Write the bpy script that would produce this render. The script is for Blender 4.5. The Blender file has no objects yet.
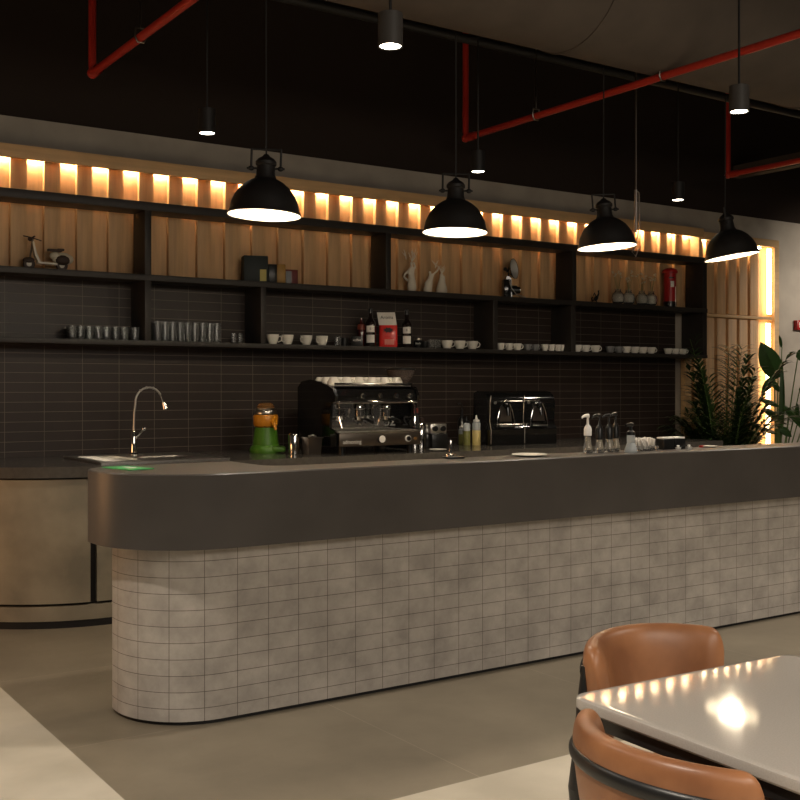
import bpy, bmesh, math, random
from mathutils import Vector, Matrix
R = math.radians
sc = bpy.context.scene
C = sc.collection
random.seed(7)

# ------------------------------------------------------------------ camera
cam_d = bpy.data.cameras.new('camera'); cam = bpy.data.objects.new('camera', cam_d); C.objects.link(cam)
cam.location = (0, 0, 1.48); cam.rotation_euler = (R(90), 0, R(-34.02)); cam_d.shift_y = -0.015
cam_d.lens = 48.69; cam_d.sensor_width = 36; cam_d.clip_start = 0.05
sc.camera = cam
# ------------------------------------------------------------------ world, exposure
w = bpy.data.worlds.new('world'); sc.world = w; w.use_nodes = True
w.node_tree.nodes['Background'].inputs[0].default_value = (1.0, 0.86, 0.7, 1)
w.node_tree.nodes['Background'].inputs[1].default_value = 0.026
sc.view_settings.view_transform = 'Standard'; sc.view_settings.look = 'None'
sc.view_settings.exposure = 0.0; sc.view_settings.gamma = 1.0
WARM = (1.0, 0.80, 0.58); NEUT = (1.0, 0.885, 0.745)
def area(name, loc, size, power, col=NEUT, rot=(0, 0, 0), sy=None):
    d = bpy.data.lights.new(name, 'AREA'); d.energy = power; d.color = col; d.size = size
    if sy: d.shape = 'RECTANGLE'; d.size_y = sy
    o = bpy.data.objects.new(name, d); C.objects.link(o); o.location = loc; o.rotation_euler = rot
    return o
def spot(name, loc, power, angle=100, col=NEUT, blend=.5, size=.04, parent=None, rot=(0, 0, 0)):
    d = bpy.data.lights.new(name, 'SPOT'); d.energy = power; d.color = col; d.spot_size = R(angle)
    d.spot_blend = blend; d.shadow_soft_size = size
    o = bpy.data.objects.new(name, d); C.objects.link(o); o.location = loc; o.rotation_euler = rot
    if parent: o.parent = parent
    return o
# ceiling lamps of the seating area, behind and beside the camera
for i, (x, y) in enumerate([(-1.6, 4.0), (0.29, 4.0), (7.57, 4.0), (-2, 1.4), (.2, 1.4), (5.1, 1.4), (7.5, 1.4), (0, -1.2), (3, -1.2), (6, -1.2)]):
    spot('ceiling_lamp_light', (x, y, 3.05), 135 if y > 3 else 225, 120, NEUT, .6, .05)
area('seating_fill_light', (2.5, -2.5, 3.2), 5.0, 155, NEUT, (R(38), 0, 0), 1.5)  # broad fill without a fixture, added to brighten floor, table and bar front

# ------------------------------------------------------------------ materials
def mat(name, col, rough=.5, metal=0, spec=.5, noise=0, nscale=8, bump=0, emis=None, estr=0, trans=0, ior=1.45, coat=0, coords='Object', col2=None, stretch=None, alpha=1):
    m = bpy.data.materials.new(name); m.use_nodes = True; nt = m.node_tree; b = nt.nodes['Principled BSDF']
    b.inputs['Base Color'].default_value = (*col, 1); b.inputs['Roughness'].default_value = rough
    b.inputs['Metallic'].default_value = metal; b.inputs['Specular IOR Level'].default_value = spec
    b.inputs['IOR'].default_value = ior; b.inputs['Transmission Weight'].default_value = trans
    b.inputs['Coat Weight'].default_value = coat
    if emis: b.inputs['Emission Color'].default_value = (*emis, 1); b.inputs['Emission Strength'].default_value = estr
    tc = nt.nodes.new('ShaderNodeTexCoord'); mp = nt.nodes.new('ShaderNodeMapping')
    nt.links.new(tc.outputs[coords], mp.inputs[0])
    if stretch: mp.inputs['Scale'].default_value = stretch
    nz = nt.nodes.new('ShaderNodeTexNoise'); nz.inputs['Scale'].default_value = nscale; nz.inputs['Detail'].default_value = 6
    nt.links.new(mp.outputs[0], nz.inputs['Vector'])
    if noise or col2:
        mx = nt.nodes.new('ShaderNodeMix'); mx.data_type = 'RGBA'
        c2 = col2 or tuple(c * (1 - noise) for c in col); c1 = col if col2 else tuple(min(1, c * (1 + noise)) for c in col)
        mx.inputs[6].default_value = (*c1, 1); mx.inputs[7].default_value = (*c2, 1)
        rp = nt.nodes.new('ShaderNodeMapRange'); rp.inputs[1].default_value = .35; rp.inputs[2].default_value = .65
        nt.links.new(nz.outputs['Fac'], rp.inputs[0]); nt.links.new(rp.outputs[0], mx.inputs[0])
        nt.links.new(mx.outputs[2], b.inputs['Base Color'])
    if bump:
        bp = nt.nodes.new('ShaderNodeBump'); bp.inputs['Strength'].default_value = bump; bp.inputs['Distance'].default_value = .01
        nt.links.new(nz.outputs['Fac'], bp.inputs['Height']); nt.links.new(bp.outputs[0], b.inputs['Normal'])
    return m
def tile_mat(name, c1, c2, grout, bw, bh, mortar, off, swz, rough=.4, nscale=3, noise=.15, bump=.3, uv=False, spec=.5):
    m = bpy.data.materials.new(name); m.use_nodes = True; nt = m.node_tree; b = nt.nodes['Principled BSDF']; L = nt.links.new
    b.inputs['Roughness'].default_value = rough; b.inputs['Specular IOR Level'].default_value = spec
    tc = nt.nodes.new('ShaderNodeTexCoord'); sep = nt.nodes.new('ShaderNodeSeparateXYZ'); cmb = nt.nodes.new('ShaderNodeCombineXYZ')
    L(tc.outputs['UV' if uv else 'Object'], sep.inputs[0])
    for k in range(2):
        ad = nt.nodes.new('ShaderNodeMath'); ad.operation = 'SUBTRACT'; ad.inputs[1].default_value = off[k]
        L(sep.outputs[swz[k]], ad.inputs[0]); L(ad.outputs[0], cmb.inputs[k])
    br = nt.nodes.new('ShaderNodeTexBrick'); br.offset = 0; br.inputs['Scale'].default_value = 1
    br.inputs['Brick Width'].default_value = bw; br.inputs['Row Height'].default_value = bh
    br.inputs['Mortar Size'].default_value = mortar; br.inputs['Mortar Smooth'].default_value = .1; br.inputs['Bias'].default_value = 0
    br.inputs['Color1'].default_value = (*c1, 1); br.inputs['Color2'].default_value = (*c2, 1); br.inputs['Mortar'].default_value = (*grout, 1)
    L(cmb.outputs[0], br.inputs['Vector'])
    nz = nt.nodes.new('ShaderNodeTexNoise'); nz.inputs['Scale'].default_value = nscale; nz.inputs['Detail'].default_value = 8; nz.inputs['Roughness'].default_value = .65
    L(tc.outputs['Object'], nz.inputs['Vector'])
    rp = nt.nodes.new('ShaderNodeMapRange'); rp.inputs[1].default_value = .3; rp.inputs[2].default_value = .7
    rp.inputs[3].default_value = 1 - noise; rp.inputs[4].default_value = 1 + noise; L(nz.outputs['Fac'], rp.inputs[0])
    mx = nt.nodes.new('ShaderNodeMix'); mx.data_type = 'RGBA'; mx.blend_type = 'MULTIPLY'; mx.inputs[0].default_value = 1
    L(br.outputs['Color'], mx.inputs[6]); L(rp.outputs[0], mx.inputs[7]); L(mx.outputs[2], b.inputs['Base Color'])
    bp = nt.nodes.new('ShaderNodeBump'); bp.inputs['Strength'].default_value = bump; bp.inputs['Distance'].default_value = .003; bp.invert = True
    L(br.outputs['Fac'], bp.inputs['Height']); L(bp.outputs[0], b.inputs['Normal'])
    return m
M = {}
M['concrete'] = mat('concrete_wall', (.36, .32, .27), .85, noise=.14, nscale=2.2, bump=.15)
M['panel'] = mat('concrete_panel', (.26, .225, .165), .6, noise=.22, nscale=3.5, bump=.1)
M['black_paint'] = mat('black_ceiling_paint', (.030, .022, .018), .9, spec=.1)
M['wood'] = mat('light_oak', (.60, .37, .185), .55, noise=.12, nscale=2, stretch=(14, 14, 1.0), bump=.05)
M['wood_frame'] = mat('light_oak_frame', (.60, .385, .19), .55, noise=.1, nscale=2, stretch=(1, 14, 14), bump=.05)
M['shelf'] = mat('dark_grey_laminate', (.019, .0155, .013), .5, noise=.1, nscale=20)
M['band'] = mat('dark_grey_stone', (.060, .053, .048), .36, spec=.32, noise=.12, nscale=2.5, bump=.02)
M['worktop'] = mat('grey_stone_worktop', (.085, .077, .068), .16, noise=.12, nscale=30)
M['black'] = mat('black_plastic', (.008, .008, .008), .3)
M['gloss_black'] = mat('glossy_black_plastic', (.006, .006, .006), .12, coat=.5)
M['matt_black'] = mat('matt_black_metal', (.010, .009, .009), .55)
M['frame_black'] = mat('black_powder_coat', (.010, .010, .010), .38)
M['steel'] = mat('brushed_steel', (.55, .53, .50), .28, 1, noise=.08, nscale=40)
M['chrome'] = mat('chrome', (.75, .74, .72), .08, 1)
M['dark_steel'] = mat('dark_steel', (.22, .19, .16), .32, 1)
M['white'] = mat('white_ceramic', (.80, .76, .68), .18, coat=.3)
M['grey_cup'] = mat('grey_and_shaded_ceramic', (.20, .20, .20), .3)
M['white_plastic'] = mat('white_plastic', (.80, .78, .74), .35)
M['plaster'] = mat('cream_plaster', (.74, .66, .53), .7, noise=.08, bump=.1)
M['glass'] = mat('clear_glass', (.82, .83, .82), .06, trans=.93, ior=1.4)
M['smoke'] = mat('smoked_clear_plastic', (.55, .45, .40), .08, trans=.85, ior=1.3)
M['dark_glass'] = mat('dark_brown_glass', (.010, .006, .005), .1, coat=.4)
M['red'] = mat('red_paint', (.42, .030, .018), .35)
M['dred'] = mat('pillar_box_red', (.36, .012, .012), .35)
M['red_foil'] = mat('red_foil_bag', (.60, .022, .018), .25, bump=.5, nscale=9)
M['paper'] = mat('white_paper', (.74, .70, .64), .7, noise=.06, nscale=20)
M['ink'] = mat('dark_ink', (.03, .02, .02), .7)
M['orange'] = mat('orange_plastic', (.58, .22, .012), .35)
M['green'] = mat('green_plastic', (.065, .18, .014), .4)
M['green_paper'] = mat('green_laminated_card', (.03, .36, .10), .3, noise=.3, nscale=30)
M['leaf'] = mat('dark_green_leaf', (.022, .048, .010), .42, noise=.35, nscale=8)
M['leaf2'] = mat('mid_green_leaf', (.032, .080, .018), .38, noise=.3, nscale=6)
M['stalk'] = mat('green_stalk', (.10, .16, .04), .5)
M['leather'] = mat('tan_leather', (.34, .15, .065), .38, col2=(.20, .082, .036), nscale=5, bump=.06)
M['quartz'] = mat('white_quartz', (.38, .35, .315), .06, spec=.36, noise=.05, nscale=260)
M['duct'] = mat('grey_duct_lagging', (.085, .068, .055), .8, noise=.08, nscale=4)
M['grey_metal'] = mat('grey_lamp_metal', (.05, .047, .045), .5)
M['enamel'] = mat('white_enamel', (.85, .82, .76), .35)
M['lens'] = mat('lamp_lens', (1, 1, 1), .4, emis=(1, .88, .72), estr=22)
M['bulb'] = mat('warm_bulb', (1, 1, 1), .4, emis=(1, .86, .64), estr=14)
M['led'] = mat('warm_led_strip', (1, 1, 1), .4, emis=(1, .77, .47), estr=140)
M['led2'] = mat('warm_led_panel', (1, 1, 1), .4, emis=(1, .72, .38), estr=9)
M['yellow_liq'] = mat('yellow_sauce_bottle', (.62, .50, .20), .3)
M['olive_liq'] = mat('olive_sauce_bottle', (.20, .20, .06), .3)
M['soap'] = mat('translucent_soap_bottle', (.75, .80, .82), .2, trans=.5)
M['clay'] = mat('dark_plant_pot', (.06, .05, .045), .7)
M['mirror'] = mat('silver_reflector', (.7, .68, .65), .45, .6)
M['teal_tin'] = mat('dark_teal_tin', (.010, .016, .015), .6)
M['gold'] = mat('ochre_tin', (.36, .19, .03), .45)
M['dkred'] = mat('dark_red_card', (.13, .014, .010), .5)
M['ivory'] = mat('ivory_enamel', (.58, .52, .40), .35)
M['brown'] = mat('brown_rubber', (.04, .022, .014), .6)
M['wall_tile'] = tile_mat('dark_brown_wall_tile', (.025, .0165, .013), (.021, .0142, .0112), (.15, .122, .10), .271, .069, .0016, (1.921, 1.45), (0, 2), rough=.42, spec=.35, noise=.12, nscale=5)
M['bar_tile'] = tile_mat('concrete_look_tile', (.40, .365, .325), (.37, .335, .298), (.10, .082, .067), .1546, .0717, .0014, (0, .0745), (0, 1), rough=.6, noise=.24, nscale=6.5, uv=True)
M['floor_tile'] = tile_mat('dark_floor_tile', (.178, .150, .108), (.167, .140, .100), (.26, .22, .165), 1.2, 1.2, .0022, (1.355, 3.24), (0, 1), rough=.42, noise=.2, nscale=1.8, bump=.1)
M['floor_light'] = mat('pale_terrazzo_floor', (.54, .49, .40), .38, col2=(.41, .37, .295), nscale=2.2)

# ------------------------------------------------------------------ mesh helpers
class MB:
    def __init__(s): s.bm = bmesh.new(); s.uv = None
    def box(s, cx, cy, cz, sx, sy, sz, bevel=0, rot=None, seg=2):
        r = bmesh.ops.create_cube(s.bm, size=1); vs = r['verts']
        bmesh.ops.scale(s.bm, vec=(sx, sy, sz), verts=vs)
        if bevel:
            es = list({e for v in vs for e in v.link_edges})
            q = bmesh.ops.bevel(s.bm, geom=es, offset=bevel, segments=seg, affect='EDGES', profile=.5)
            vs = list(set(q['verts']) | {v for v in vs if v.is_valid})
        m = Matrix.Translation((cx, cy, cz)) @ (rot.to_4x4() if rot else Matrix())
        bmesh.ops.transform(s.bm, matrix=m, verts=vs); return s
    def b2(s, x0, x1, y0, y1, z0, z1, bevel=0):
        return s.box((x0+x1)/2, (y0+y1)/2, (z0+z1)/2, abs(x1-x0), abs(y1-y0), abs(z1-z0), bevel)
    def lathe(s, prof, c=(0, 0, 0), seg=24, mtx=None, closed=False):
        rings = []; T = Matrix.Translation(c) @ (mtx.to_4x4() if mtx else Matrix())
        for r, z in prof:
            if r < 1e-5: rings.append([s.bm.verts.new(T @ Vector((0, 0, z)))])
            else: rings.append([s.bm.verts.new(T @ Vector((r*math.cos(2*math.pi*i/seg), r*math.sin(2*math.pi*i/seg), z))) for i in range(seg)])
        n = len(rings); prs = [(i, i+1) for i in range(n-1)] + ([(n-1, 0)] if closed else [])
        for a, b in prs:
            A, B = rings[a], rings[b]
            for i in range(seg):
                j = (i+1) % seg
                if len(A) == 1 and len(B) == 1: continue
                if len(A) == 1: s.bm.faces.new((A[0], B[j], B[i]))
                elif len(B) == 1: s.bm.faces.new((A[i], A[j], B[0]))
                else: s.bm.faces.new((A[i], A[j], B[j], B[i]))
        return s
    def cyl(s, c, r, h, seg=24, axis='Z', r2=None):
        r2 = r if r2 is None else r2
        m = {'Z': None, 'X': Matrix.Rotation(R(90), 3, 'Y'), 'Y': Matrix.Rotation(R(-90), 3, 'X')}[axis]
        return s.lathe([(0, 0), (r, 0), (r2, h), (0, h)], c, seg, m)
    def tube(s, pts, r, seg=10, closed=False, flat=None):
        P = [Vector(p) for p in pts]; n = len(P); rings = []; up = None
        rr = r if isinstance(r, (list, tuple)) else [r]*n
        for i in range(n):
            if closed: t = P[(i+1) % n] - P[i-1]
            else: t = P[min(i+1, n-1)] - P[max(i-1, 0)]
            t.normalize()
            if up is None: up = Vector((0, 0, 1)) if abs(t.z) < .9 else Vector((1, 0, 0))
            x = t.cross(up).normalized(); y = x.cross(t).normalized(); up = y
            fx, fy = flat or (1, 1)
            rings.append([s.bm.verts.new(P[i] + x*rr[i]*fx*math.cos(2*math.pi*k/seg) + y*rr[i]*fy*math.sin(2*math.pi*k/seg)) for k in range(seg)])
        for i in range(n if closed else n-1):
            A, B = rings[i], rings[(i+1) % n]
            for k in range(seg): s.bm.faces.new((A[k], A[(k+1) % seg], B[(k+1) % seg], B[k]))
        if not closed:
            s.bm.faces.new(rings[0][::-1]); s.bm.faces.new(rings[-1])
        return s
    def prism(s, out, z0, z1, mtx=None):
        T = mtx.to_4x4() if mtx else Matrix()
        a = [s.bm.verts.new(T @ Vector((x, y, z0))) for x, y in out]; b = [s.bm.verts.new(T @ Vector((x, y, z1))) for x, y in out]
        n = len(out)
        for i in range(n): s.bm.faces.new((a[i], a[(i+1) % n], b[(i+1) % n], b[i]))
        s.bm.faces.new(a[::-1]); s.bm.faces.new(b); return s
    def sphere(s, c, r, sc3=(1, 1, 1), seg=16, rot=None):
        q = bmesh.ops.create_uvsphere(s.bm, u_segments=seg, v_segments=max(8, seg//2), radius=r)
        m = Matrix.Translation(c) @ (rot.to_4x4() if rot else Matrix()) @ Matrix.Diagonal((*sc3, 1))
        bmesh.ops.transform(s.bm, matrix=m, verts=q['verts']); return s
    def quad(s, a, b, c, d): s.bm.faces.new([s.bm.verts.new(p) for p in (a, b, c, d)]); return s
    def build(s, name, m, parent=None, loc=(0, 0, 0), angle=35, recalc=True, kind=None):
        if recalc: bmesh.ops.recalc_face_normals(s.bm, faces=s.bm.faces[:])
        me = bpy.data.meshes.new(name); s.bm.to_mesh(me); s.bm.free()
        for p in me.polygons: p.use_smooth = True
        me.set_sharp_from_angle(angle=R(angle))
        for mm in (m if isinstance(m, list) else [m]): me.materials.append(mm)
        o = bpy.data.objects.new(name, me); C.objects.link(o); o.location = loc
        if parent: o.parent = parent
        if kind: o['kind'] = kind
        return o
def tag(o, label, cat, group=None):
    o['label'] = label; o['category'] = cat
    if group: o['group'] = group
    return o
def thing(name, label, cat, loc=(0, 0, 0), rz=0, group=None):
    o = bpy.data.objects.new(name, None); C.objects.link(o); o.location = loc; o.rotation_euler = (0, 0, rz)
    o.empty_display_size = .1
    return tag(o, label, cat, group)
def dup(root, loc, rz=None, label=None, group=None):
    r = root.copy(); C.objects.link(r); r.location = loc
    if rz is not None: r.rotation_euler = (0, 0, rz)
    if label: r['label'] = label
    if group: r['group'] = group
    for ch in list(root.children):
        c = ch.copy(); C.objects.link(c); c.parent = r
        for g in list(ch.children):
            d = g.copy(); C.objects.link(d); d.parent = c
    return r
def text(name, body, size, m, parent, loc, rot, ext=.0004, sx=1):
    cu = bpy.data.curves.new(name, 'FONT'); cu.body = body; cu.size = size; cu.extrude = ext; cu.align_x = 'CENTER'; cu.align_y = 'CENTER'
    t = bpy.data.objects.new(name, cu); C.objects.link(t)
    bpy.context.view_layer.update()
    me = bpy.data.meshes.new_from_object(t.evaluated_get(bpy.context.evaluated_depsgraph_get()))
    bpy.data.objects.remove(t); me.materials.clear(); me.materials.append(m)
    o = bpy.data.objects.new(name, me); C.objects.link(o); o.location = loc; o.rotation_euler = rot; o.scale = (sx, 1, 1)
    if parent: o.parent = parent
    return o
def arc(cx, cy, r, a0, a1, n):
    return [(cx + r*math.cos(R(a0+(a1-a0)*i/n)), cy + r*math.sin(R(a0+(a1-a0)*i/n))) for i in range(n+1)]
ORD = ['leftmost', 'second from the left', 'third from the left', 'fourth from the left', 'fifth from the left', 'sixth from the left', 'seventh from the left', 'eighth from the left', 'ninth from the left', 'tenth from the left', 'eleventh from the left', 'twelfth from the left']

# ================================================================== SETTING
f = MB(); bm = f.bm
def fq(x0, x1, y0, y1, mi):
    fc = bm.faces.new([bm.verts.new(p) for p in ((x0, y0, 0), (x1, y0, 0), (x1, y1, 0), (x0, y1, 0))]); fc.material_index = mi
fq(-5, 15, -5, 3.24, 0); fq(-5, 1.355, 3.24, 8, 0); fq(1.355, 15, 3.24, 8, 1)
f.build('floor', [M['floor_light'], M['floor_tile']], kind='structure')
MB().b2(-5, 15, 7.75, 7.95, 0, 3.37).build('wall_back', M['concrete'], kind='structure')
MB().b2(-5, 15, 7.752, 7.95, 3.371, 4.8).build('wall_upper', M['black_paint'], kind='structure')
MB().b2(-5, 8.68, 7.735, 7.749, .9, 2.29).build('wall_tiled', M['wall_tile'], kind='structure')
MB().b2(-5, 15, -5, 7.95, 4.8, 4.9).build('ceiling', M['black_paint'], kind='structure')

# ---- round duct, conduit, joist and the red sprinkler pipes
duct = MB(); rot_x = Matrix.Rotation(R(90), 3, 'Y')
duct.lathe([(0, 0), (.5, 0), (.5, 17), (0, 17)], (-3, 5.11, 4.13), 56, rot_x)
d = duct.build('air_duct', M['duct']); tag(d, 'large round grey air duct running along the ceiling above the bar', 'duct')
for x in (-.2, 2.3, 4.75, 7.2, 9.65):
    rg = MB(); rg.lathe([(.49, -.012), (.508, -.012), (.508, .012), (.49, .012)], (x, 5.11, 4.13), 56, rot_x, closed=True)
    rg.build('seam_ring', M['duct'], d)
o = MB().cyl((-3, 6.45, 4.10), .035, 17, 14, 'X').build('conduit', M['matt_black']); tag(o, 'thin dark pipe running parallel behind the round ceiling duct', 'pipe')
o = MB().b2(9.6, 9.72, 5.65, 7.74, 3.77, 3.9).build('ceiling_joist', M['duct']); tag(o, 'brown joist on the dark ceiling at the far right above the red pipe', 'joist')
for k, (x, lab) in enumerate([(2.36, 'red sprinkler pipe at the upper left, dropping from the ceiling and turning forward'),
                              (5.6, 'long red sprinkler pipe crossing the ceiling in the middle and right'),
                              (8.73, 'short stretch of red sprinkler pipe at the far right below a downlight')]):
    ye = (7.2, 7.3, 7.1)[k]
    t = thing('sprinkler_pipe', lab, 'pipe', (x, ye, 3.6), 0, 'red sprinkler pipes under the ceiling')
    MB().tube([(0, 0, 1.19), (0, 0, .05), (0, -.015, .015), (0, -.05, 0), (0, -8.5, 0)], .026, 14).build('pipe', M['red'], t)
    MB().lathe([(.034, -.04), (.034, .04)], (0, -.08, 0), 14, Matrix.Rotation(R(90), 3, 'X')).sphere((0, 0, .0), .036, seg=12).build('elbow', M['red'], t)
    for yy in (-.9, -2.2, -4.1):
        cl = MB(); cl.tube([(0, yy, .03 if yy == -2.2 else 1.19), (0, yy, .06 if yy != -2.2 else .0)], .005, 6)
        cl.tube([(-.035, yy, .0), (-.03, yy, .055), (.03, yy, .055), (.035, yy, 0), (.02, yy, -.03), (-.02, yy, -.03)], .006, 6, closed=True)
        cl.build('hanger', M['dark_steel'], t)

# ================================================================== WOOD SLAT PANELS
t = thing('slatted_wall_panel', 'long light wood slat panel with glowing top edge behind the upper shelf', 'wall panel', (0, 7.745, 0))
PX0 = -1.0
MB().b2(PX0, 8.9, -.012, 0, 2.29, 3.10).build('backing_board', M['wood'], t)
sl = MB(); x = 2.063 - .2303*13
while x < 8.6:
    sl.box(x + .2303*.5 + .0576, -.012-.021, (2.30+3.110)/2, .112, .042, .81, .002); x += .2303
sl.build('slats', M['wood'], t)
MB().b2(PX0, 8.9, -.20, -.165, 3.045, 3.135, .002).b2(PX0, 8.9, -.165, 0, 3.112, 3.135).b2(8.865, 8.9, -.165, -.05, 2.83, 3.112).build('fascia', M['wood_frame'], t)
MB().b2(PX0, 8.86, -.059, -.055, 3.080, 3.112).build('added_light_baffle', M['wood_frame'], t)  # hidden board added to keep the strips out of the tabletop reflection
ls = MB(); x = 2.063 - .2303*13
while x < 8.75: ls.b2(x+.003, x+.2303-.115, -.045, -.016, 3.088, 3.098); x += .2303
ls.build('light_strip', M['led'], t)['kind'] = 'stuff'

t = thing('slatted_wall_panel', 'tall framed wood slat panel with a bright light strip at its right edge, behind the plants', 'wall panel', (0, 7.745, 0))
MB().b2(8.903, 10.25, -.012, 0, .02, 3.10).build('backing_board', M['wood'], t)
fr = MB()
fr.b2(8.88, 10.27, -.10, 0, 3.045, 3.125, .002).b2(8.905, 10.17, -.085, -.013, 2.235, 2.268, .002)
fr.b2(10.19, 10.27, -.10, 0, 0, 3.045, .002).b2(8.76, 8.86, -.07, -.0125, 0, 1.80, .002).b2(8.91, 10.17, -.075, -.013, 0, .1)
fr.build('frame', M['wood_frame'], t)
sl = MB()
for z0, z1 in ((.1, 2.23), (2.275, 3.04)):
    for k in range(6): sl.box(8.99+.182*k, -.033, (z0+z1)/2, .135, .04, z1-z0, .002)
sl.build('slats', M['wood'], t)
tl = MB()
for k in range(6): tl.b2(9.062+.182*k, 9.10+.182*k, -.05, -.016, 3.028, 3.036)
tl.build('top_light', M['led'], t)
MB().b2(10.075, 10.15, -.075, -.068, .1, 2.2).b2(10.095, 10.165, -.075, -.068, 2.3, 3.03).build('light_strip', M['led2'], t)

# ================================================================== WALL SHELF
t = thing('wall_shelf', 'long dark two-tier wall shelf with open bays holding glasses, cups and ornaments', 'shelf', (0, 0, 0))
SX0 = -.9
for z0, z1 in ((2.757, 2.817), (2.252, 2.295), (1.785, 1.82)):
    MB().b2(SX0, 8.845, 7.45, 7.685 if z0 > 2.2 else 7.733, z0, z1, .002).build('shelf_board', M['shelf'], t)
for x0, x1 in ((.76, .808), (2.839, 2.887), (4.916, 4.966), (7.005, 7.053), (8.82, 8.882)):
    MB().b2(x0*.995, x1*.995, 7.452, 7.685, 2.295, 2.757, .0015).build('divider', M['shelf'], t)
for x0, x1 in ((.76, .808), (2.839, 2.887), (3.767, 3.812), (6.053, 6.105), (6.988, 7.045), (8.82, 8.882)):
    MB().b2(x0*.995, x1*.995, 7.452, 7.733, 1.82, 2.252, .0015).build('divider', M['shelf'], t)

# ================================================================== BAR COUNTER
def bar_outline(x0, y0, y1, r, xr, n=18, rb=.2):
    # rounded left end, straight to the right
    return [(xr, y0)] + arc(x0+r, y0+r, r, 270, 180, n) + arc(x0+rb, y1-rb, rb, 180, 90, n) + [(xr, y1)]
t = thing('bar_counter', 'long bar counter with rounded left end, dark stone top band and pale tiled base', 'bar counter')
XR = 9.2
body = MB(); uvl = body.bm.loops.layers.uv.new('UVMap')
out = bar_outline(1.675, 4.41, 4.93, .36, XR, 24, .12)
zb, zt = .018, .79; acc = [0]
for i in range(1, len(out)): acc.append(acc[-1] + math.dist(out[i], out[i-1]))
# u = XR - arclength, so u equals X along the front; shift so that joints sit at 1.941 + k*0.1546
lo = [body.bm.verts.new((x, y, zb)) for x, y in out]; hi = [body.bm.verts.new((x, y, zt)) for x, y in out]
for i in range(len(out)-1):
    fc = body.bm.faces.new((lo[i], lo[i+1], hi[i+1], hi[i]))
    for lp, (u, v) in zip(fc.loops, ((acc[i], zb), (acc[i+1], zb), (acc[i+1], zt), (acc[i], zt))):
        lp[uvl].uv = (XR - u - 2.102, v)
fc = body.bm.faces.new((lo[-1], lo[0], hi[0], hi[-1])); body.bm.faces.new(hi)
body.build('tiled_base', M['bar_tile'], t)
MB().prism(bar_outline(1.69, 4.425, 4.915, .345, XR, 18, .105), 0, .03).build('kick_plate', M['matt_black'], t)
# ledge along the front, widening to the full depth at the rounded end; a lower work surface behind it
def ledge(off):
    r, rb, ri = .46, .20, .12
    return [(XR, 4.31+off)] + arc(1.572+r, 4.31+r, r-off, 270, 180, 24) + arc(1.572+rb, 5.03-rb, rb-off, 180, 90, 12) + [(2.36-off, 5.03-off)] + arc(2.36-off+ri, 4.60-off+ri, ri, 180, 270, 10) + [(XR, 4.60-off)]
bd = MB(); bv = .005
vr = [[bd.bm.verts.new((x, y, z)) for x, y in ledge(o_)] for o_, z in ((0, .783), (0, 1.109-bv), (bv, 1.109))]
n = len(vr[0])
for A, B in zip(vr, vr[1:]):
    for k in range(n): bd.bm.faces.new((A[k], A[(k+1) % n], B[(k+1) % n], B[k]))
bd.bm.faces.new(vr[0][::-1]); bd.bm.faces.new(vr[-1])
bd.build('stone_band', M['band'], t, angle=30)
MB().b2(2.37, XR-.01, 4.605, 4.99, .86, .90, .002).build('lower_worktop', M['worktop'], t)
MB().b2(2.37, XR-.02, 4.70, 4.92, .791, .86).build('worktop_support', M['matt_black'], t)

# ================================================================== BACK COUNTER
t = thing('back_counter', 'rear counter along the tiled wall with grey top and curved concrete panel front', 'counter')
XB = 8.05
def back_outline(off, xr=XB, y1=7.733):
    # left end curves back with a 1 m radius
    return [(xr, 6.60+off)] + arc(2.32, 7.60+off*.0, 1.0-off, 270, 188, 28) + [(2.32-(1.0-off)*.99, y1)] + [(xr, y1)]
MB().prism(back_outline(0), .928, .995).build('worktop', M['worktop'], t, angle=30)
MB().prism(back_outline(.035), 0, .045).build('kick_plate', M['matt_black'], t, angle=30)
MB().prism(back_outline(.03), .045, .135).build('plinth', M['panel'], t, angle=30)
MB().prism(back_outline(.07), .135, .928).build('carcass', M['matt_black'], t, angle=30)
def panel(x0, x1, nm='front_panel'):
    # a panel 3 cm thick standing on the carcass, following the curve
    pts = [p for p in back_outline(.03)][:-2]
    seg = []
    def point_at(u):   # u = developed X, arc begins at 2.32
        if u >= 2.32: return (u, 6.63), (u, 6.67)
        a = R(270) - (2.32-u)/.97
        return (2.32 + .97*math.cos(a), 7.60 + .97*math.sin(a)), (2.32 + .93*math.cos(a), 7.60 + .93*math.sin(a))
    n = max(2, int((x1-x0)/.05)) if x0 < 2.32 else 2
    pr = [point_at(x0 + (x1-x0)*i/n) for i in range(n+1)]
    MB().prism([p[0] for p in pr] + [p[1] for p in pr][::-1], .152, .915).build(nm, M['panel'], t, angle=30)
panel(.95, 2.165)
x = 2.205
while x < 7.9: panel(x, min(x+.60, 8.03)); x += .635

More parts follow.
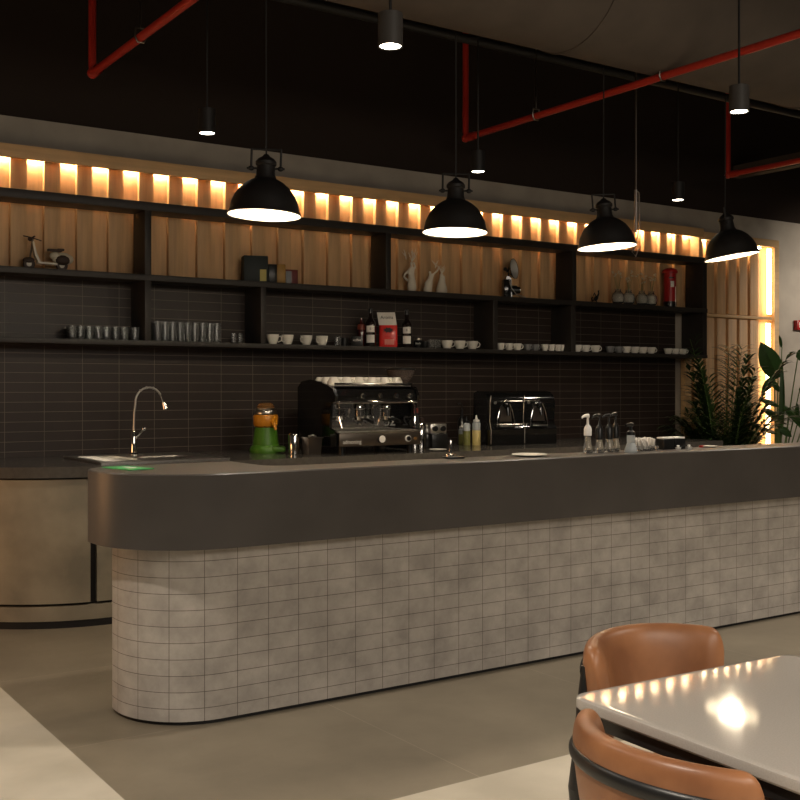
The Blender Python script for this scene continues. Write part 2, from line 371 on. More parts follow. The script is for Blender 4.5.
# ================================================================== PENDANTS
def pendant(loc, label, tilt, az, twist=0):
    t = thing('pendant_lamp', label, 'pendant lamp', loc, 0, 'black dome pendant lamps over the bar')
    m = Matrix.Rotation(az, 3, 'Z') @ Matrix.Rotation(tilt, 3, 'Y') @ Matrix.Rotation(R(-.8), 3, 'X') @ Matrix.Rotation(twist, 3, 'Z')
    e = bpy.data.objects
    def prt(mb, nm, mt):
        bmesh.ops.transform(mb.bm, matrix=m.to_4x4(), verts=mb.bm.verts[:]); return mb.build(nm, mt, t)
    r = .197
    prof = [(r+.006, 0), (r+.008, .006), (r+.004, .014), (r*.985, .03), (r*.94, .07), (r*.85, .11), (r*.71, .15), (r*.53, .18), (r*.40, .195), (.062, .203), (.053, .225), (.050, .275), (.058, .283), (.058, .298), (.045, .315), (.022, .328), (.014, .34), (0, .34)]
    prt(MB().lathe(prof, seg=48), 'lamp_shade', M['matt_black'])
    pin = [(r+.006, 0), (r-.002, .004), (r*.965, .03), (r*.92, .068), (r*.83, .107), (r*.69, .147), (r*.51, .176), (r*.30, .192), (0, .20)]
    prt(MB().lathe(pin, seg=48), 'inner_reflector', M['enamel'])
    prt(MB().sphere((0, 0, .105), .045, (1, 1, 1.15)).cyl((0, 0, .14), .02, .06), 'bulb', M['bulb'])
    br = MB()
    for s in (-1, 1):
        br.tube([(s*.082, 0, .262), (s*.082, 0, .37)], .0065, 8).sphere((s*.082, 0, .262), .014, (1.3, 1, 1), 10)
        br.tube([(s*.045, 0, .262), (s*.105, 0, .262)], .006, 8)
    br.tube([(-.082, 0, .368), (.082, 0, .368)], .006, 8)
    prt(br, 'bracket', M['matt_black'])
    top = m @ Vector((0, 0, .34))
    MB().tube([top, top + Vector((0, 0, .06)), (top.x*.9, top.y*.9, 3.70-loc[2])], .005, 8).build('cord', M['matt_black'], t)
    L = bpy.data.lights.new('bulb_light', 'POINT'); L.energy = 22; L.color = (1, .82, .58); L.shadow_soft_size = .085
    lo_ = bpy.data.objects.new('bulb_light', L); C.objects.link(lo_); lo_.parent = t; lo_.location = m @ Vector((0, 0, .05))
    return t
YP = 5.4
pendant((2.735, YP, 2.437), 'leftmost black dome pendant lamp, nearest of four above the bar', R(2), R(-34), 0)
pendant((4.059, YP, 2.448), 'second black dome pendant lamp from the left, above the two bottles', R(1), R(-34), 0)
pendant((5.372, YP, 2.452), 'third black dome pendant lamp from the left, slightly tilted, in front of the glass vases', R(-4), R(-34), R(10))
pendant((6.688, YP, 2.475), 'rightmost black dome pendant lamp, clearly tilted, in front of the wood panel', R(-9), R(-34), R(70))

# ================================================================== DOWNLIGHTS
def downlight(x, y, z, r, label, power, mt):
    t = thing('downlight', label, 'ceiling light', (x, y, z), 0, 'hanging cylinder downlights')
    MB().lathe([(r*.85, .002), (r, 0), (r, .15), (0, .15)], seg=28).build('lamp_body', mt, t)
    MB().lathe([(0, .004), (r*.86, .004), (r*.86, .012)], seg=28).build('lens', M['lens'], t)
    MB().tube([(0, 0, .15), (0, 0, 4.79-z)], .007, 8).build('stem', M['matt_black'], t)
    spot('downlight_light', (0, 0, -.01), power, 115, NEUT, .6, .05, t)
downlight(2.715, 4.1, 3.03, .057, 'cylinder downlight at the top centre of the view, in front of the round duct', 100, M['grey_metal'])
downlight(5.14, 4.1, 3.08, .057, 'grey cylinder downlight at the upper right crossing the long red pipe', 105, M['grey_metal'])
downlight(2.749, 6.2, 3.05, .052, 'dark cylinder downlight at the left, left of the first dome pendant', 16, M['matt_black'])
downlight(4.869, 6.2, 3.05, .052, 'dark cylinder downlight just right of the second dome pendant', 26, M['matt_black'])
downlight(6.991, 6.2, 3.05, .052, 'dark cylinder downlight between the third and fourth dome pendants', 42, M['matt_black'])
for x in (.6, 9.1): spot('back_counter_lamp_light', (x, 6.2, 3.04), 16, 115, NEUT, .6, .05)
spot('right_wall_fill_light', (11.3, 5.9, 2.9), 150, 105, NEUT, .8, .05, None, (R(64), 0, 0))  # unseen spot added to brighten the concrete wall at the right
area('side_room_glow_light', (-.6, 7.0, 1.0), .8, 18, (1.0, .50, .20), (0, R(-90), 0), 1.4)
# thin hanging rod with hook by the third pendant
t = thing('hanging_rod', 'thin steel rod with a small bracket hanging beside the third dome pendant', 'rod', (6.02, 5.75, 2.55))
MB().tube([(0, 0, .15), (0, 0, 2.24)], .008, 8).build('rod', M['dark_steel'], t)
MB().tube([(.0, 0, .42), (.035, 0, .40), (.04, 0, .15), (0, 0, .0), (-.04, 0, -.05), (0, 0, -.08), (.03, 0, -.02)], .005, 8).tube([(0, 0, .42), (0, 0, .1)], .011, 8).build('hook', M['steel'], t)

# ================================================================== CUPS AND GLASSES
ZT, ZM, ZL = 2.817, 2.295, 1.82      # tops of the three shelf boards
ZC, ZBAR = .995, 1.109               # back counter and bar ledge
def make_cup(m, r, h, label, loc, ha, group, name='coffee_cup', invert=False):
    t = thing(name, label, 'cup', loc, 0, group)
    pr = [(0, .004), (r*.5, .004), (r*.52, 0), (r*.58, .002), (r*.80, h*.35), (r*.95, h*.7), (r, h), (r-.004, h), (r*.90, h*.65), (r*.72, h*.3), (r*.4, .012), (0, .011)]
    hd = MB(); a = math.cos(ha), math.sin(ha)
    P = [(r*.92, h*.78), (r*1.22, h*.86), (r*1.45, h*.66), (r*1.32, h*.38), (r*.82, h*.26)]
    zf = (lambda z: h - z) if invert else (lambda z: z)
    MB().lathe([(q, zf(z)) for q, z in pr], seg=28).build('bowl', m, t)
    hd.tube([(q*a[0], q*a[1], zf(z)) for q, z in P], .0042, 8).build('handle', m, t)
    return t
def cup_row(xs, m, r, h, ha, where, group, z, y=7.60, colour='white'):
    n = len(xs); first = None
    for i, x in enumerate(xs):
        lab = '%s coffee cup, %s of %s %s' % (colour, ORD[i].replace('from the left', 'from left'), ['one', 'two', 'three', 'four', 'five', 'six', 'seven'][n-1], where)
        h_ = ha[i] if isinstance(ha, list) else ha
        if first is None or (isinstance(ha, list) and ha[i] != ha[0]): 
            c = make_cup(m, r, h, lab, (x, y, z), h_, group); first = first or c
        else: dup(first, (x, y, z), 0, lab)
G = 'coffee cups on the lower shelf'
cup_row([3.925, 4.055, 4.225, 4.37], M['white'], .049, .080, [R(-20), R(200), R(200), R(200)], 'beside the second divider', G, ZL)
cup_row([5.625, 5.765, 5.905], M['white'], .052, .075, R(-12), 'between red bag and third divider', G, ZL)
cup_row([6.225, 6.325, 6.425], M['white'], .040, .066, R(-15), 'just right of the third divider', G, ZL)
cup_row([6.545, 6.64], M['grey_cup'], .036, .064, R(-15), 'among white cups near the third divider', G, ZL, colour='dark grey')  # these two stand in shade; the grey puts that shade into their colour
cup_row([6.74, 6.822, 6.904, 6.985-.02], M['white'], .036, .066, R(-25), 'left of the fourth divider', G, ZL, y=7.58)
cup_row([7.165, 7.275, 7.405], M['white'], .046, .070, R(-15), 'just right of the fourth divider', G, ZL)
cup_row([7.60, 7.72], M['grey_cup'], .042, .066, R(-15), 'among white cups near the fourth divider', G, ZL, colour='dark grey')
cup_row([7.825, 7.94, 8.055, 8.175], M['white'], .046, .068, R(-15), 'in the middle of the rightmost bay', G, ZL)
cup_row([8.42, 8.525, 8.64], M['white'], .044, .062, R(-15), 'near the right end of the shelf', G, ZL)

def tumbler(r, h, label, loc, group):
    pr = [(0, 0), (r*.84, 0), (r*.86, .004), (r*.93, h*.5), (r, h), (r-.003, h), (r*.84, h*.5), (r*.74, .014), (0, .012)]
    o = MB().lathe(pr, seg=12).build('drinking_glass', M['glass'], None, loc, angle=20)
    tag(o, label, 'glass', group); return o
def glass_rows(xs, ys, r, h, kind, where, group, z):
    first = None
    for j, y in enumerate(ys):
        for i, x in enumerate(xs):
            lab = '%s, %s in the %s row, %s' % (kind, ORD[i], ['front', 'back'][j], where)
            if first is None: first = tumbler(r, h, lab, (x, y, z), group)
            else:
                c = first.copy(); C.objects.link(c); c.location = (x + .012*j, y, z); c['label'] = lab
glass_rows([2.335, 2.395, 2.455, 2.52, 2.58, 2.645, 2.71, 2.79], [7.55, 7.64], .029, .098, 'short clear tumbler', 'left of first divider', 'short glasses on the lower shelf', ZL)
glass_rows([2.96+.059*i for i in range(9)], [7.55, 7.64], .028, .150, 'tall clear glass', 'right of first divider', 'tall glasses on the lower shelf', ZL)
tumbler(.020, .080, 'small narrow glass, left of two standing alone by the second divider', (3.59, 7.6, ZL), 'small glasses on the lower shelf')
tumbler(.020, .080, 'small narrow glass, right of two standing alone by the second divider', (3.645, 7.6, ZL), 'small glasses on the lower shelf')
tumbler(.030, .080, 'small clear glass between the four white cups and the dark packets', (4.52, 7.6, ZL), 'small glasses on the lower shelf')
tumbler(.030, .080, 'clear glass right of the dark jar, left one of a pair', (5.455, 7.6, ZL), 'small glasses on the lower shelf')
tumbler(.030, .080, 'clear glass right of the dark jar, touching the white cups', (5.522, 7.6, ZL), 'small glasses on the lower shelf')

# ================================================================== LOWER SHELF GOODS
def bottle(loc, label):
    t = thing('syrup_bottle', label, 'bottle', loc, R(-34), 'syrup bottles on the lower shelf')
    MB().lathe([(0, 0), (.040, 0), (.043, .006), (.043, .19), (.040, .205), (.022, .235), (.016, .25), (.015, .285), (0, .285)], seg=28).build('glass_body', M['dark_glass'], t)
    MB().lathe([(.0165, .282), (.018, .284), (.018, .318), (.012, .326), (0, .326)], seg=20).build('cap', M['black'], t)
    lb = MB()
    for z0, z1 in ((.035, .10), (.122, .175)):
        a = [(.0436*math.cos(R(q)), .0436*math.sin(R(q))) for q in range(-140, -39, 10)]
        b = [(.0428*math.cos(R(q)), .0428*math.sin(R(q))) for q in range(-40, -141, -10)]
        lb.prism(a + b, z0, z1)
    lb.build('label_band', M['paper'], t)
    a = [(.0437*math.cos(R(q)), .0437*math.sin(R(q))) for q in range(-120, -69, 10)]; b = [(.0428*math.cos(R(q)), .0428*math.sin(R(q))) for q in range(-70, -121, -10)]
    MB().prism(a + b, .102, .12).build('label_emblem', M['brown'], t)
    text('label_print', 'II', .03, M['ink'], t, (0, -.0445, .148), (R(90), 0, 0))
    return t
bottle((4.825, 7.585, ZL), 'dark bottle with pale labels left of the red coffee bag')
bottle((5.19, 7.585, ZL), 'dark bottle with pale labels right of the red coffee bag')
t = thing('syrup_bottle', 'narrow dark red bottle with orange cap band half hidden behind the left bottle', 'bottle', (4.772, 7.645, ZL))
MB().lathe([(0, 0), (.03, 0), (.033, .006), (.033, .15), (.02, .19), (.014, .21), (.014, .24), (0, .24)]).build('glass_body', mat('dark_red_bottle', (.045, .008, .006), .15, coat=.4), t)
MB().lathe([(.0335, .145), (.034, .15), (.0335, .185), (.025, .19)]).build('neck_band', mat('orange_red_band', (.16, .03, .015), .5), t)
# coffee bag: red pouch with folded white top
t = cb = thing('coffee_bag', 'red coffee bag with folded white top between two dark bottles', 'coffee bag', (5.005, 7.59, ZL), R(-34))
bg = MB(); W0, D0 = .076, .036
lv = [(0, 1, 1), (.02, 1.04, 1.08), (.08, 1.02, 1.1), (.15, 1.0, 1.0), (.172, .98, .72)]
vr = []
for z, sx, sy in lv:
    vr.append([bg.bm.verts.new((W0*sx*math.copysign(abs(math.cos(a))**.35, math.cos(a)), D0*sy*math.copysign(abs(math.sin(a))**.45, math.sin(a)), z)) for a in [2*math.pi*k/24 for k in range(24)]])
for A, B in zip(vr, vr[1:]):
    for k in range(24): bg.bm.faces.new((A[k], A[(k+1) % 24], B[(k+1) % 24], B[k]))
bg.bm.faces.new(vr[0][::-1]); bg.bm.faces.new(vr[-1])
bg.build('pouch', M['red_foil'], t, angle=60)
tp = MB(); fp = [(-.030, .165), (-.034, .20), (-.012, .258), (.0, .262), (.006, .255), (.028, .17)]
vr = [[tp.bm.verts.new((x, y, z)) for y, z in fp] for x in (-.079, .072)]
vr2 = [[v.co.x - (v.co.z-.165)*.18 for v in r_] for r_ in vr]
for r_, q in zip(vr, vr2):
    for v, x_ in zip(r_, q): v.co.x = x_
for k in range(6): tp.bm.faces.new((vr[0][k], vr[0][(k+1) % 6], vr[1][(k+1) % 6], vr[1][k]))
tp.bm.faces.new(vr[0][::-1]); tp.bm.faces.new(vr[1])
tp.build('folded_top', M['paper'], t)
text('lettering', 'Aroma', .038, M['ink'], t, (-.012, -.029, .222), (R(70), 0, R(0)))
MB().prism([(.038*math.cos(a)*(1.25 if k % 2 else .8), .018*math.sin(a)*(1.25 if k % 2 else .8)) for k, a in enumerate([2*math.pi*j/16 for j in range(16)])], 0, .002, Matrix.Rotation(R(90), 3, 'X')).build('emblem', M['ink'], t, (0, -.0405, .128))
o = MB().b2(-.03, .05, -.042, -.040, .02, .06).build('printed_patch', mat('pale_red_print', (.62, .16, .12), .4), t)
cb.scale = (1, 1, 1.13)
def small_box(name, loc, sx, sy, sz, m, label, cat, rz=R(-20), word=None, group=None):
    t = thing(name, label, cat, loc, rz, group)
    MB().box(0, 0, sz/2, sx, sy, sz, .004).build('carton', m, t)
    if word: text('lettering', word, .026, M['paper'], t, (0, -sy/2-.001, sz*.62), (R(90), 0, 0))
    return t
small_box('tea_packet', (4.685, 7.57, ZL), .095, .06, .085, M['black'], 'black packet with small white print left of the dark bottle', 'packet', R(-34), 'coffee')
t = thing('black_mug', 'small black mug with a pale mark, left of the black packet', 'mug', (4.59, 7.62, ZL))
MB().lathe([(0, 0), (.03, 0), (.034, .07), (.031, .07), (.027, .006), (0, .006)]).build('cup_body', M['black'], t)
t = thing('dark_jar', 'squat dark jar with white lettering just right of the right bottle', 'jar', (5.305, 7.585, ZL), R(-34))
MB().lathe([(0, 0), (.034, 0), (.036, .005), (.036, .060), (.03, .068), (0, .068)]).build('jar_body', M['gloss_black'], t)
MB().lathe([(.031, .066), (.033, .068), (.033, .086), (0, .086)]).build('lid', M['dark_steel'], t)
text('lettering', 'black', .022, M['paper'], t, (0, -.0375, .04), (R(90), 0, 0))
t = thing('black_mug', 'round black mug between the jar and the pair of clear glasses', 'mug', (5.385, 7.60, ZL))
MB().lathe([(0, 0), (.026, 0), (.036, .02), (.036, .06), (.033, .062), (.03, .01), (0, .01)]).build('cup_body', M['black'], t)

# ================================================================== MIDDLE SHELF ORNAMENTS
# toy scooter
t = thing('toy_scooter', 'cream and brown model motor scooter on the middle shelf at far left', 'model scooter', (2.175, 7.59, ZM), R(-6))
def wheel(x, nm):
    o = MB().lathe([(.018, -.009), (.036, -.009), (.040, -.004), (.040, .004), (.036, .009), (.018, .009)], (x, 0, .040), 24, Matrix.Rotation(R(90), 3, 'X'), closed=True).build(nm, M['brown'], t)
    MB().lathe([(0, -.008), (.019, -.007), (.019, .007), (0, .008)], (x, 0, .040), 20, Matrix.Rotation(R(90), 3, 'X')).build('hub', M['ivory'], o)
wheel(-.125, 'wheel'); wheel(.095, 'wheel')
b = MB()
b.sphere((.100, 0, .085), .055, (1.35, .62, .82)).sphere((.05, 0, .105), .04, (1.0, .7, .7))
b.prism([(-.075, .045), (.06, .038), (.06, .052), (-.07, .058)], -.028, .028, Matrix.Rotation(R(90), 3, 'X'))
b.build('rear_body', M['ivory'], t)
MB().sphere((.098, -.012, .078), .045, (1.2, .62, .85)).build('side_cowl', M['brown'], t)
b = MB(); 
b.prism([(-.065, .045), (-.092, .10), (-.108, .19), (-.098, .195), (-.078, .11), (-.052, .055)], -.038, .038, Matrix.Rotation(R(90), 3, 'X'))
b.build('leg_shield', M['ivory'], t)
MB().tube([(-.125, 0, .04), (-.112, 0, .12), (-.100, 0, .215)], .007, 10).build('steering_column', M['dark_steel'], t)
MB().sphere((-.127, 0, .066), .04, (1.0, .42, .55)).build('front_mudguard', M['brown'], t)
MB().tube([(-.10, -.075, .222), (-.103, -.03, .222), (-.108, 0, .218), (-.103, .03, .222), (-.10, .075, .222)], .005, 8).tube([(-.165, -.02, .228), (-.108, 0, .222), (-.04, .02, .206)], .004, 8).sphere((-.118, 0, .212), .016).build('handlebar', M['brown'], t)
MB().box(.045, 0, .142, .10, .04, .018, .007).box(.085, 0, .148, .05, .04, .016, .007).build('saddle', M['brown'], t)

# tins
def tin(x, w_, d_, h, m, label, rz, word=None, name='storage_tin'):
    t = thing(name, label, 'tin', (x, 7.585, ZM), rz)
    MB().box(0, 0, h/2, w_, d_, h, .006).build('tin_body', m, t)
    return t
t = tin(3.76, .19, .12, .205, M['teal_tin'], 'large dark teal box with a yellow mark under the first pendant lamp', R(-16))
MB().box(.055, -.0605, .055, .05, .002, .09).build('printed_patch', mat('yellow_print', (.45, .36, .08), .5), t)
tin(3.905, .07, .10, .15, M['black'], 'small black box squeezed between the teal box and the ochre one', R(-16))
tin(3.982, .07, .09, .155, M['gold'], 'narrow ochre box between black and dark red boxes', R(-16))
t = tin(4.075, .10, .09, .118, M['dkred'], 'low dark red and black box at the right of the four boxes', R(-16))
MB().box(-.025, -.0455, .055, .045, .002, .10).build('printed_patch', M['black'], t)

# three plaster figures holding dried branches
def figure(x, h, label, lean, arms, twigs, fat=1.25):
    t = thing('plaster_figurine', label, 'figurine', (x, 7.59, ZM), R(-20), 'cream plaster figurines on the middle shelf')
    me = bpy.data.meshes.new('body'); o = bpy.data.objects.new('figure_body', me)
    vs, es, rs = [], [], []
    def chain(pts, start=None):
        p = start
        for (px, py, pz, rr) in pts:
            vs.append((px, py, pz)); rs.append(rr*fat); i = len(vs)-1
            if p is not None: es.append((p, i))
            p = i
        return p
    chain([(0, 0, .0, .036), (0, 0, .05*h/.28, .034), (lean*.02, 0, .11*h/.28, .028), (lean*.04, 0, .16*h/.28, .020), (lean*.05, 0, .20*h/.28, .017), (lean*.04, 0, .23*h/.28, .009), (lean*.03, 0, .27*h/.28, .013)])
    for a in arms:
        chain([(lean*.05 + dx, dy, dz*h/.28, rr) for dx, dy, dz, rr in a], 4)
    me.from_pydata(vs, es, []); C.objects.link(o); o.parent = t; me.materials.append(M['plaster'])
    m = o.modifiers.new('skin', 'SKIN'); ss = o.modifiers.new('sub', 'SUBSURF'); ss.levels = ss.render_levels = 2
    for i, r_ in enumerate(rs): me.skin_vertices[0].data[i].radius = (r_, r_*.85)
    me.skin_vertices[0].data[0].use_root = True; m.use_smooth_shade = True
    tw = MB(); random.seed(int(x*100))
    for (bx, bz, ln, n) in twigs:
        for k in range(n):
            a = R(random.uniform(-38, 30)); l = ln*random.uniform(.6, 1); p0 = Vector((bx, 0, bz)); dr = Vector((math.sin(a), random.uniform(-.2, .2), math.cos(a)))
            tw.tube([p0, p0 + dr*l*.5 + Vector((.006, 0, 0)), p0 + dr*l], [.0035, .0028, .0012], 6)
            q = p0 + dr*l*.55; tw.tube([q, q + Vector((random.uniform(-.03, .03), 0, .035))], [.0025, .001], 5)
    tw.build('dried_twigs', M['plaster'], t)
figure(5.245, .27, 'tall cream figurine with arm akimbo and branches, left of three', -.1, [[(-.05, 0, .17, .010), (-.065, 0, .135, .009), (-.03, -.01, .10, .010)], [(.035, 0, .22, .008), (.02, 0, .27, .007)]], [(.0, .26, .14, 7), (-.05, .28, .09, 3)])
figure(5.41, .20, 'leaning cream figurine with raised arm, middle of three', .6, [[(-.03, 0, .15, .010), (-.055, 0, .11, .010), (-.02, 0, .07, .012)], [(.03, 0, .24, .008), (.06, 0, .28, .008), (.075, 0, .33, .006)]], [(.07, .22, .07, 4)])
figure(5.56, .19, 'plump cream bottle-shaped figurine with twigs, right of three', 0, [[(.02, 0, .22, .008), (.02, 0, .24, .008)]], [(.0, .175, .09, 6)], 1.6)

# vintage folding camera with flash reflector
t = thing('vintage_camera', 'black vintage camera with round silver flash reflector, left of the fourth divider', 'camera', (6.33, 7.59, ZM), R(-25))
MB().box(-.035, 0, .085, .07, .09, .17, .01).prism([(-.07, 0), (.01, 0), (-.0, .19), (-.04, .20)], -.035, .035, Matrix.Rotation(R(90), 3, 'X')).build('camera_body', M['gloss_black'], t)
MB().cyl((.0, 0, .075), .042, .06, 24, 'X').cyl((.06, 0, .075), .032, .025, 24, 'X').build('lens_barrel', M['black'], t)
MB().cyl((.085, 0, .075), .022, .004, 20, 'X').lathe([(.024, 0), (.03, 0), (.03, .006), (.024, .006)], (.085, 0, .075), 20, Matrix.Rotation(R(90), 3, 'Y'), closed=True).build('lens_rim', M['chrome'], t)
mr = Matrix.Rotation(R(100), 3, 'Y') @ Matrix.Rotation(R(0), 3, 'Z')
mr = Matrix.Rotation(R(-62+25), 3, 'Z') @ Matrix.Rotation(R(84), 3, 'Y') @ Matrix.Scale(1.2, 3)
MB().lathe([(.012, -.028), (.05, -.012), (.074, .012), (.078, .014), (.078, .010), (.053, -.016), (.014, -.034), (0, -.034)], (.02, -.02, .265), 32, mr).build('flash_shell', M['gloss_black'], t)
MB().lathe([(0, -.026), (.012, -.026), (.05, -.010), (.074, .0125)], (.02, -.02, .265), 32, mr).build('flash_reflector', M['mirror'], t)
MB().tube([(-.04, -.02, .24), (-.012, -.018, .26)], .012, 10).sphere((-.05, -.02, .262), .018).tube([(-.02, -.01, .18), (-.015, -.015, .25)], .008, 8).build('flash_stem', M['black'], t)
MB().tube([(-.02, -.05, .16), (.0, -.052, .09), (.045, -.055, .03), (.13, -.055, .006)], .005, 8).build('strut', M['steel'], t)

# little dark figurine, flower vases, pillar box
t = thing('bird_ornament', 'small dark scrollwork ornament in the last bay left of the glass vases', 'ornament', (7.405, 7.59, ZM))
b = MB(); b.sphere((0, 0, .05), .022, (1.5, .6, 1), 12, Matrix.Rotation(R(-40), 3, 'Y'))
b.tube([(.02, 0, .07), (.035, 0, .10), (.03, 0, .125), (.045, 0, .13)], [.010, .007, .008, .002], 8)
b.tube([(-.02, 0, .04), (-.05, 0, .02), (-.06, 0, .05), (-.045, 0, .06)], .005, 8).tube([(.0, 0, .03), (.02, 0, .0), (-.02, 0, 0.0)], .005, 8).tube([(0, 0, .07), (-.02, 0, .10), (-.035, 0, .075)], .005, 8)
b.cyl((0, 0, 0), .028, .006)
b.build('scroll_body', M['black'], t)
def vase(x, label, tint, seed):
    t = thing('flower_vase', label, 'vase', (x, 7.59, ZM), 0, 'round glass flower vases on the middle shelf')
    pr = [(0, 0), (.03, 0), (.050, .02), (.058, .05), (.050, .082), (.028, .10), (.026, .112), (.029, .118), (.026, .118), (.023, .108), (.047, .08), (.054, .05), (.046, .022), (.02, .006), (0, .006)]
    MB().lathe(pr, seg=28).build('glass_bulb', M['glass'], t)
    MB().lathe([(0, .007), (.02, .007), (.043, .024), (.051, .05), (.044, .078), (.02, .088), (0, .088)], seg=24).build('filling', tint, t)
    random.seed(seed); st = MB(); fl = MB()
    for k in range(6):
        a = random.uniform(0, 6.28); l = random.uniform(.05, .13); p = Vector((math.cos(a)*l*.5, math.sin(a)*l*.3, .13+l))
        st.tube([(0, 0, .07), (p.x*.4, p.y*.4, .14), p], .0012, 5)
        for q in range(3): fl.sphere(p + Vector((random.uniform(-.014, .014), random.uniform(-.01, .01), random.uniform(-.01, .012))), .008, (1.2, 1, .7), 8)
    st.build('stems', M['stalk'], t); fl.build('blossoms', mat('dried_blossom_%d' % seed, (.55, .46, .32), .7), t); return t
cream = mat('cream_pebbles', (.85, .78, .66), .6, noise=.1, nscale=60)
for x, lab, s_ in [(7.70, 'round glass vase with dried blossoms, leftmost of four', 3), (7.845, 'round glass vase with dried blossoms, second of four', 4), (8.03, 'round glass vase with dried blossoms, third of four', 5), (8.165, 'round glass vase with dried blossoms, rightmost of four beside the red pillar box', 6)]:
    vase(x, lab, cream, s_).scale = (1.08, 1.08, 1.3)
t = thing('pillar_box_model', 'red model pillar box with black base at the right end of the middle shelf', 'money box', (8.42, 7.575, ZM), R(-34))
MB().lathe([(.062, .06), (.062, .345), (.078, .35), (.080, .365), (.070, .385), (.04, .40), (0, .405)], seg=36).build('red_drum', M['dred'], t)
MB().lathe([(0, 0), (.066, 0), (.066, .06), (.062, .062)], seg=36).build('black_base', M['black'], t)
MB().box(0, -.062, .30, .05, .01, .012, .002).build('slot', M['black'], t)
MB().box(.01, -.0625, .235, .036, .004, .06, .001).build('notice_plate', M['paper'], t)
MB().box(.045, -.045, .11, .004, .01, .20, .001, Matrix.Rotation(R(40), 3, 'Z')).build('door_edge', M['paper'], t)

# ================================================================== SINK, TAP
t = thing('kitchen_sink', 'stainless steel sink with drainer set into the rear counter at the left', 'sink', (0, 0, ZC))
s_ = MB(); bx, by, br_ = 2.86, 7.13, .165
rim = MB(); bmr = rim.bm
x0, x1, y0, y1 = 2.27, 3.16, 6.75, 7.55
# top sheet with a rounded bowl opening
nseg = 32; inner_r = [(bx + .21*math.copysign(abs(math.cos(a))**.6, math.cos(a)), by + .18*math.copysign(abs(math.sin(a))**.6, math.sin(a))) for a in [2*math.pi*k/nseg for k in range(nseg)]]
def clampdir(px, py):
    dx, dy = px-bx, py-by; k = min((x1-bx)/dx if dx > 1e-6 else 9e9, (x0-bx)/dx if dx < -1e-6 else 9e9, (y1-by)/dy if dy > 1e-6 else 9e9, (y0-by)/dy if dy < -1e-6 else 9e9)
    return (bx+dx*k, by+dy*k)
outr = [clampdir(*p) for p in inner_r]
for cxy in ((x0, y0), (x1, y0), (x0, y1), (x1, y1)):
    k = min(range(nseg), key=lambda i: math.dist(outr[i], cxy)); outr[k] = cxy
lay = [(outr, .001), (outr, .011), ([(bx+(x-bx)*1.10, by+(y-by)*1.10) for x, y in inner_r], .008), (inner_r, .005), ([(bx+(x-bx)*.92, by+(y-by)*.92) for x, y in inner_r], -.055)]
vr = [[bmr.verts.new((x, y, z)) for x, y in pts] for pts, z in lay]
for A, B in zip(vr, vr[1:]):
    for k in range(nseg): bmr.faces.new((A[k], A[(k+1) % nseg], B[(k+1) % nseg], B[k]))
bmr.faces.new(vr[-1])
rim.build('basin', M['steel'], t, angle=30)
dr = MB()
for k in range(9): dr.box(2.45, 6.87+.065*k, .0125, .26, .012, .005, .002)
dr.build('drainer_ribs', M['steel'], t)
MB().cyl((bx, by, -.056), .04, .004).build('drain', M['dark_steel'], t)

t = thing('kitchen_tap', 'tall chrome gooseneck tap with sprayer behind the sink', 'tap', (2.722, 7.40, ZC+.009), R(0))
MB().lathe([(0, 0), (.030, 0), (.030, .01), (.022, .02), (.020, .16), (.014, .175), (0, .175)]).build('tap_base', M['chrome'], t)
pts = [(0, 0, .17), (.004, 0, .30), (.012, 0, .36)] + [(.012+.10*(1-math.cos(R(a))), 0, .375+.105*math.sin(R(a))) for a in range(10, 151, 14)]
MB().tube(pts, .0075, 12).build('gooseneck', M['steel'], t)
e_ = Vector(pts[-1]); MB().tube([e_, e_ + Vector((.022, 0, -.055))], .009, 12).tube([e_ + Vector((.022, 0, -.055)), e_ + Vector((.036, 0, -.10))], [.012, .019], 14).build('spray_head', M['chrome'], t)
cl = MB()
for i in (6, 8, 10): cl.sphere(pts[i] if i < len(pts) else pts[-1], .0105, seg=10)
cl.build('joint_ring', M['steel'], t)
MB().tube([(.008, -.01, .12), (.04, -.02, .155), (.058, -.025, .18)], .009, 12).sphere((.064, -.027, .188), .016, seg=12).build('lever', M['chrome'], t)

# green card at the bar end
t = MB().box(0, 0, .003, .24, .13, .004, .001).build('notice_card', M['green_paper'], None, (1.745, 4.82, ZBAR+.0005)); t.rotation_euler = (0, 0, R(-80))
tag(t, 'green laminated card lying flat on the rounded end of the bar', 'card')
mk = MB().box(0, .01, .0052, .10, .03, .0006).build('white_print', M['paper'], t)

# ================================================================== JUICER, CANISTERS
t = thing('citrus_juicer', 'green and orange citrus juicer on the rear counter between sink and coffee machine', 'juicer', (3.70, 7.28, ZC), R(-25))
MB().lathe([(0, 0), (.118, 0), (.122, .02), (.112, .045), (.098, .06), (.086, .16), (.078, .19), (0, .19)], seg=36).box(.09, -.06, .03, .11, .10, .045, .015).build('motor_base', M['green'], t)
MB().lathe([(.06, .188), (.085, .20), (.092, .215), (.094, .275), (.088, .285), (.075, .285), (.07, .22), (0, .21)], seg=36).build('bowl', M['orange'], t)
MB().tube([(.045, -.075, .235), (.062, -.105, .215), (.07, -.118, .175)], [.018, .016, .010], 12).build('spout', M['orange'], t)
MB().lathe([(.066, .283), (.082, .29), (.084, .305), (.078, .318), (.07, .318), (.068, .295), (.064, .292)], seg=36, closed=True).lathe([(.06, .318), (.07, .322), (.072, .334), (.055, .338), (0, .335)], seg=36).build('steel_rim', M['steel'], t)
MB().lathe([(.0, .335), (.062, .335), (.066, .35), (.045, .372), (0, .378)], seg=36).build('clear_lid', mat('amber_clear_plastic', (.55, .28, .10), .1, trans=.7, ior=1.3), t)
MB().cyl((-.01, -.083, .205), .010, .006, 16, 'Y').build('switch', M['chrome'], t)

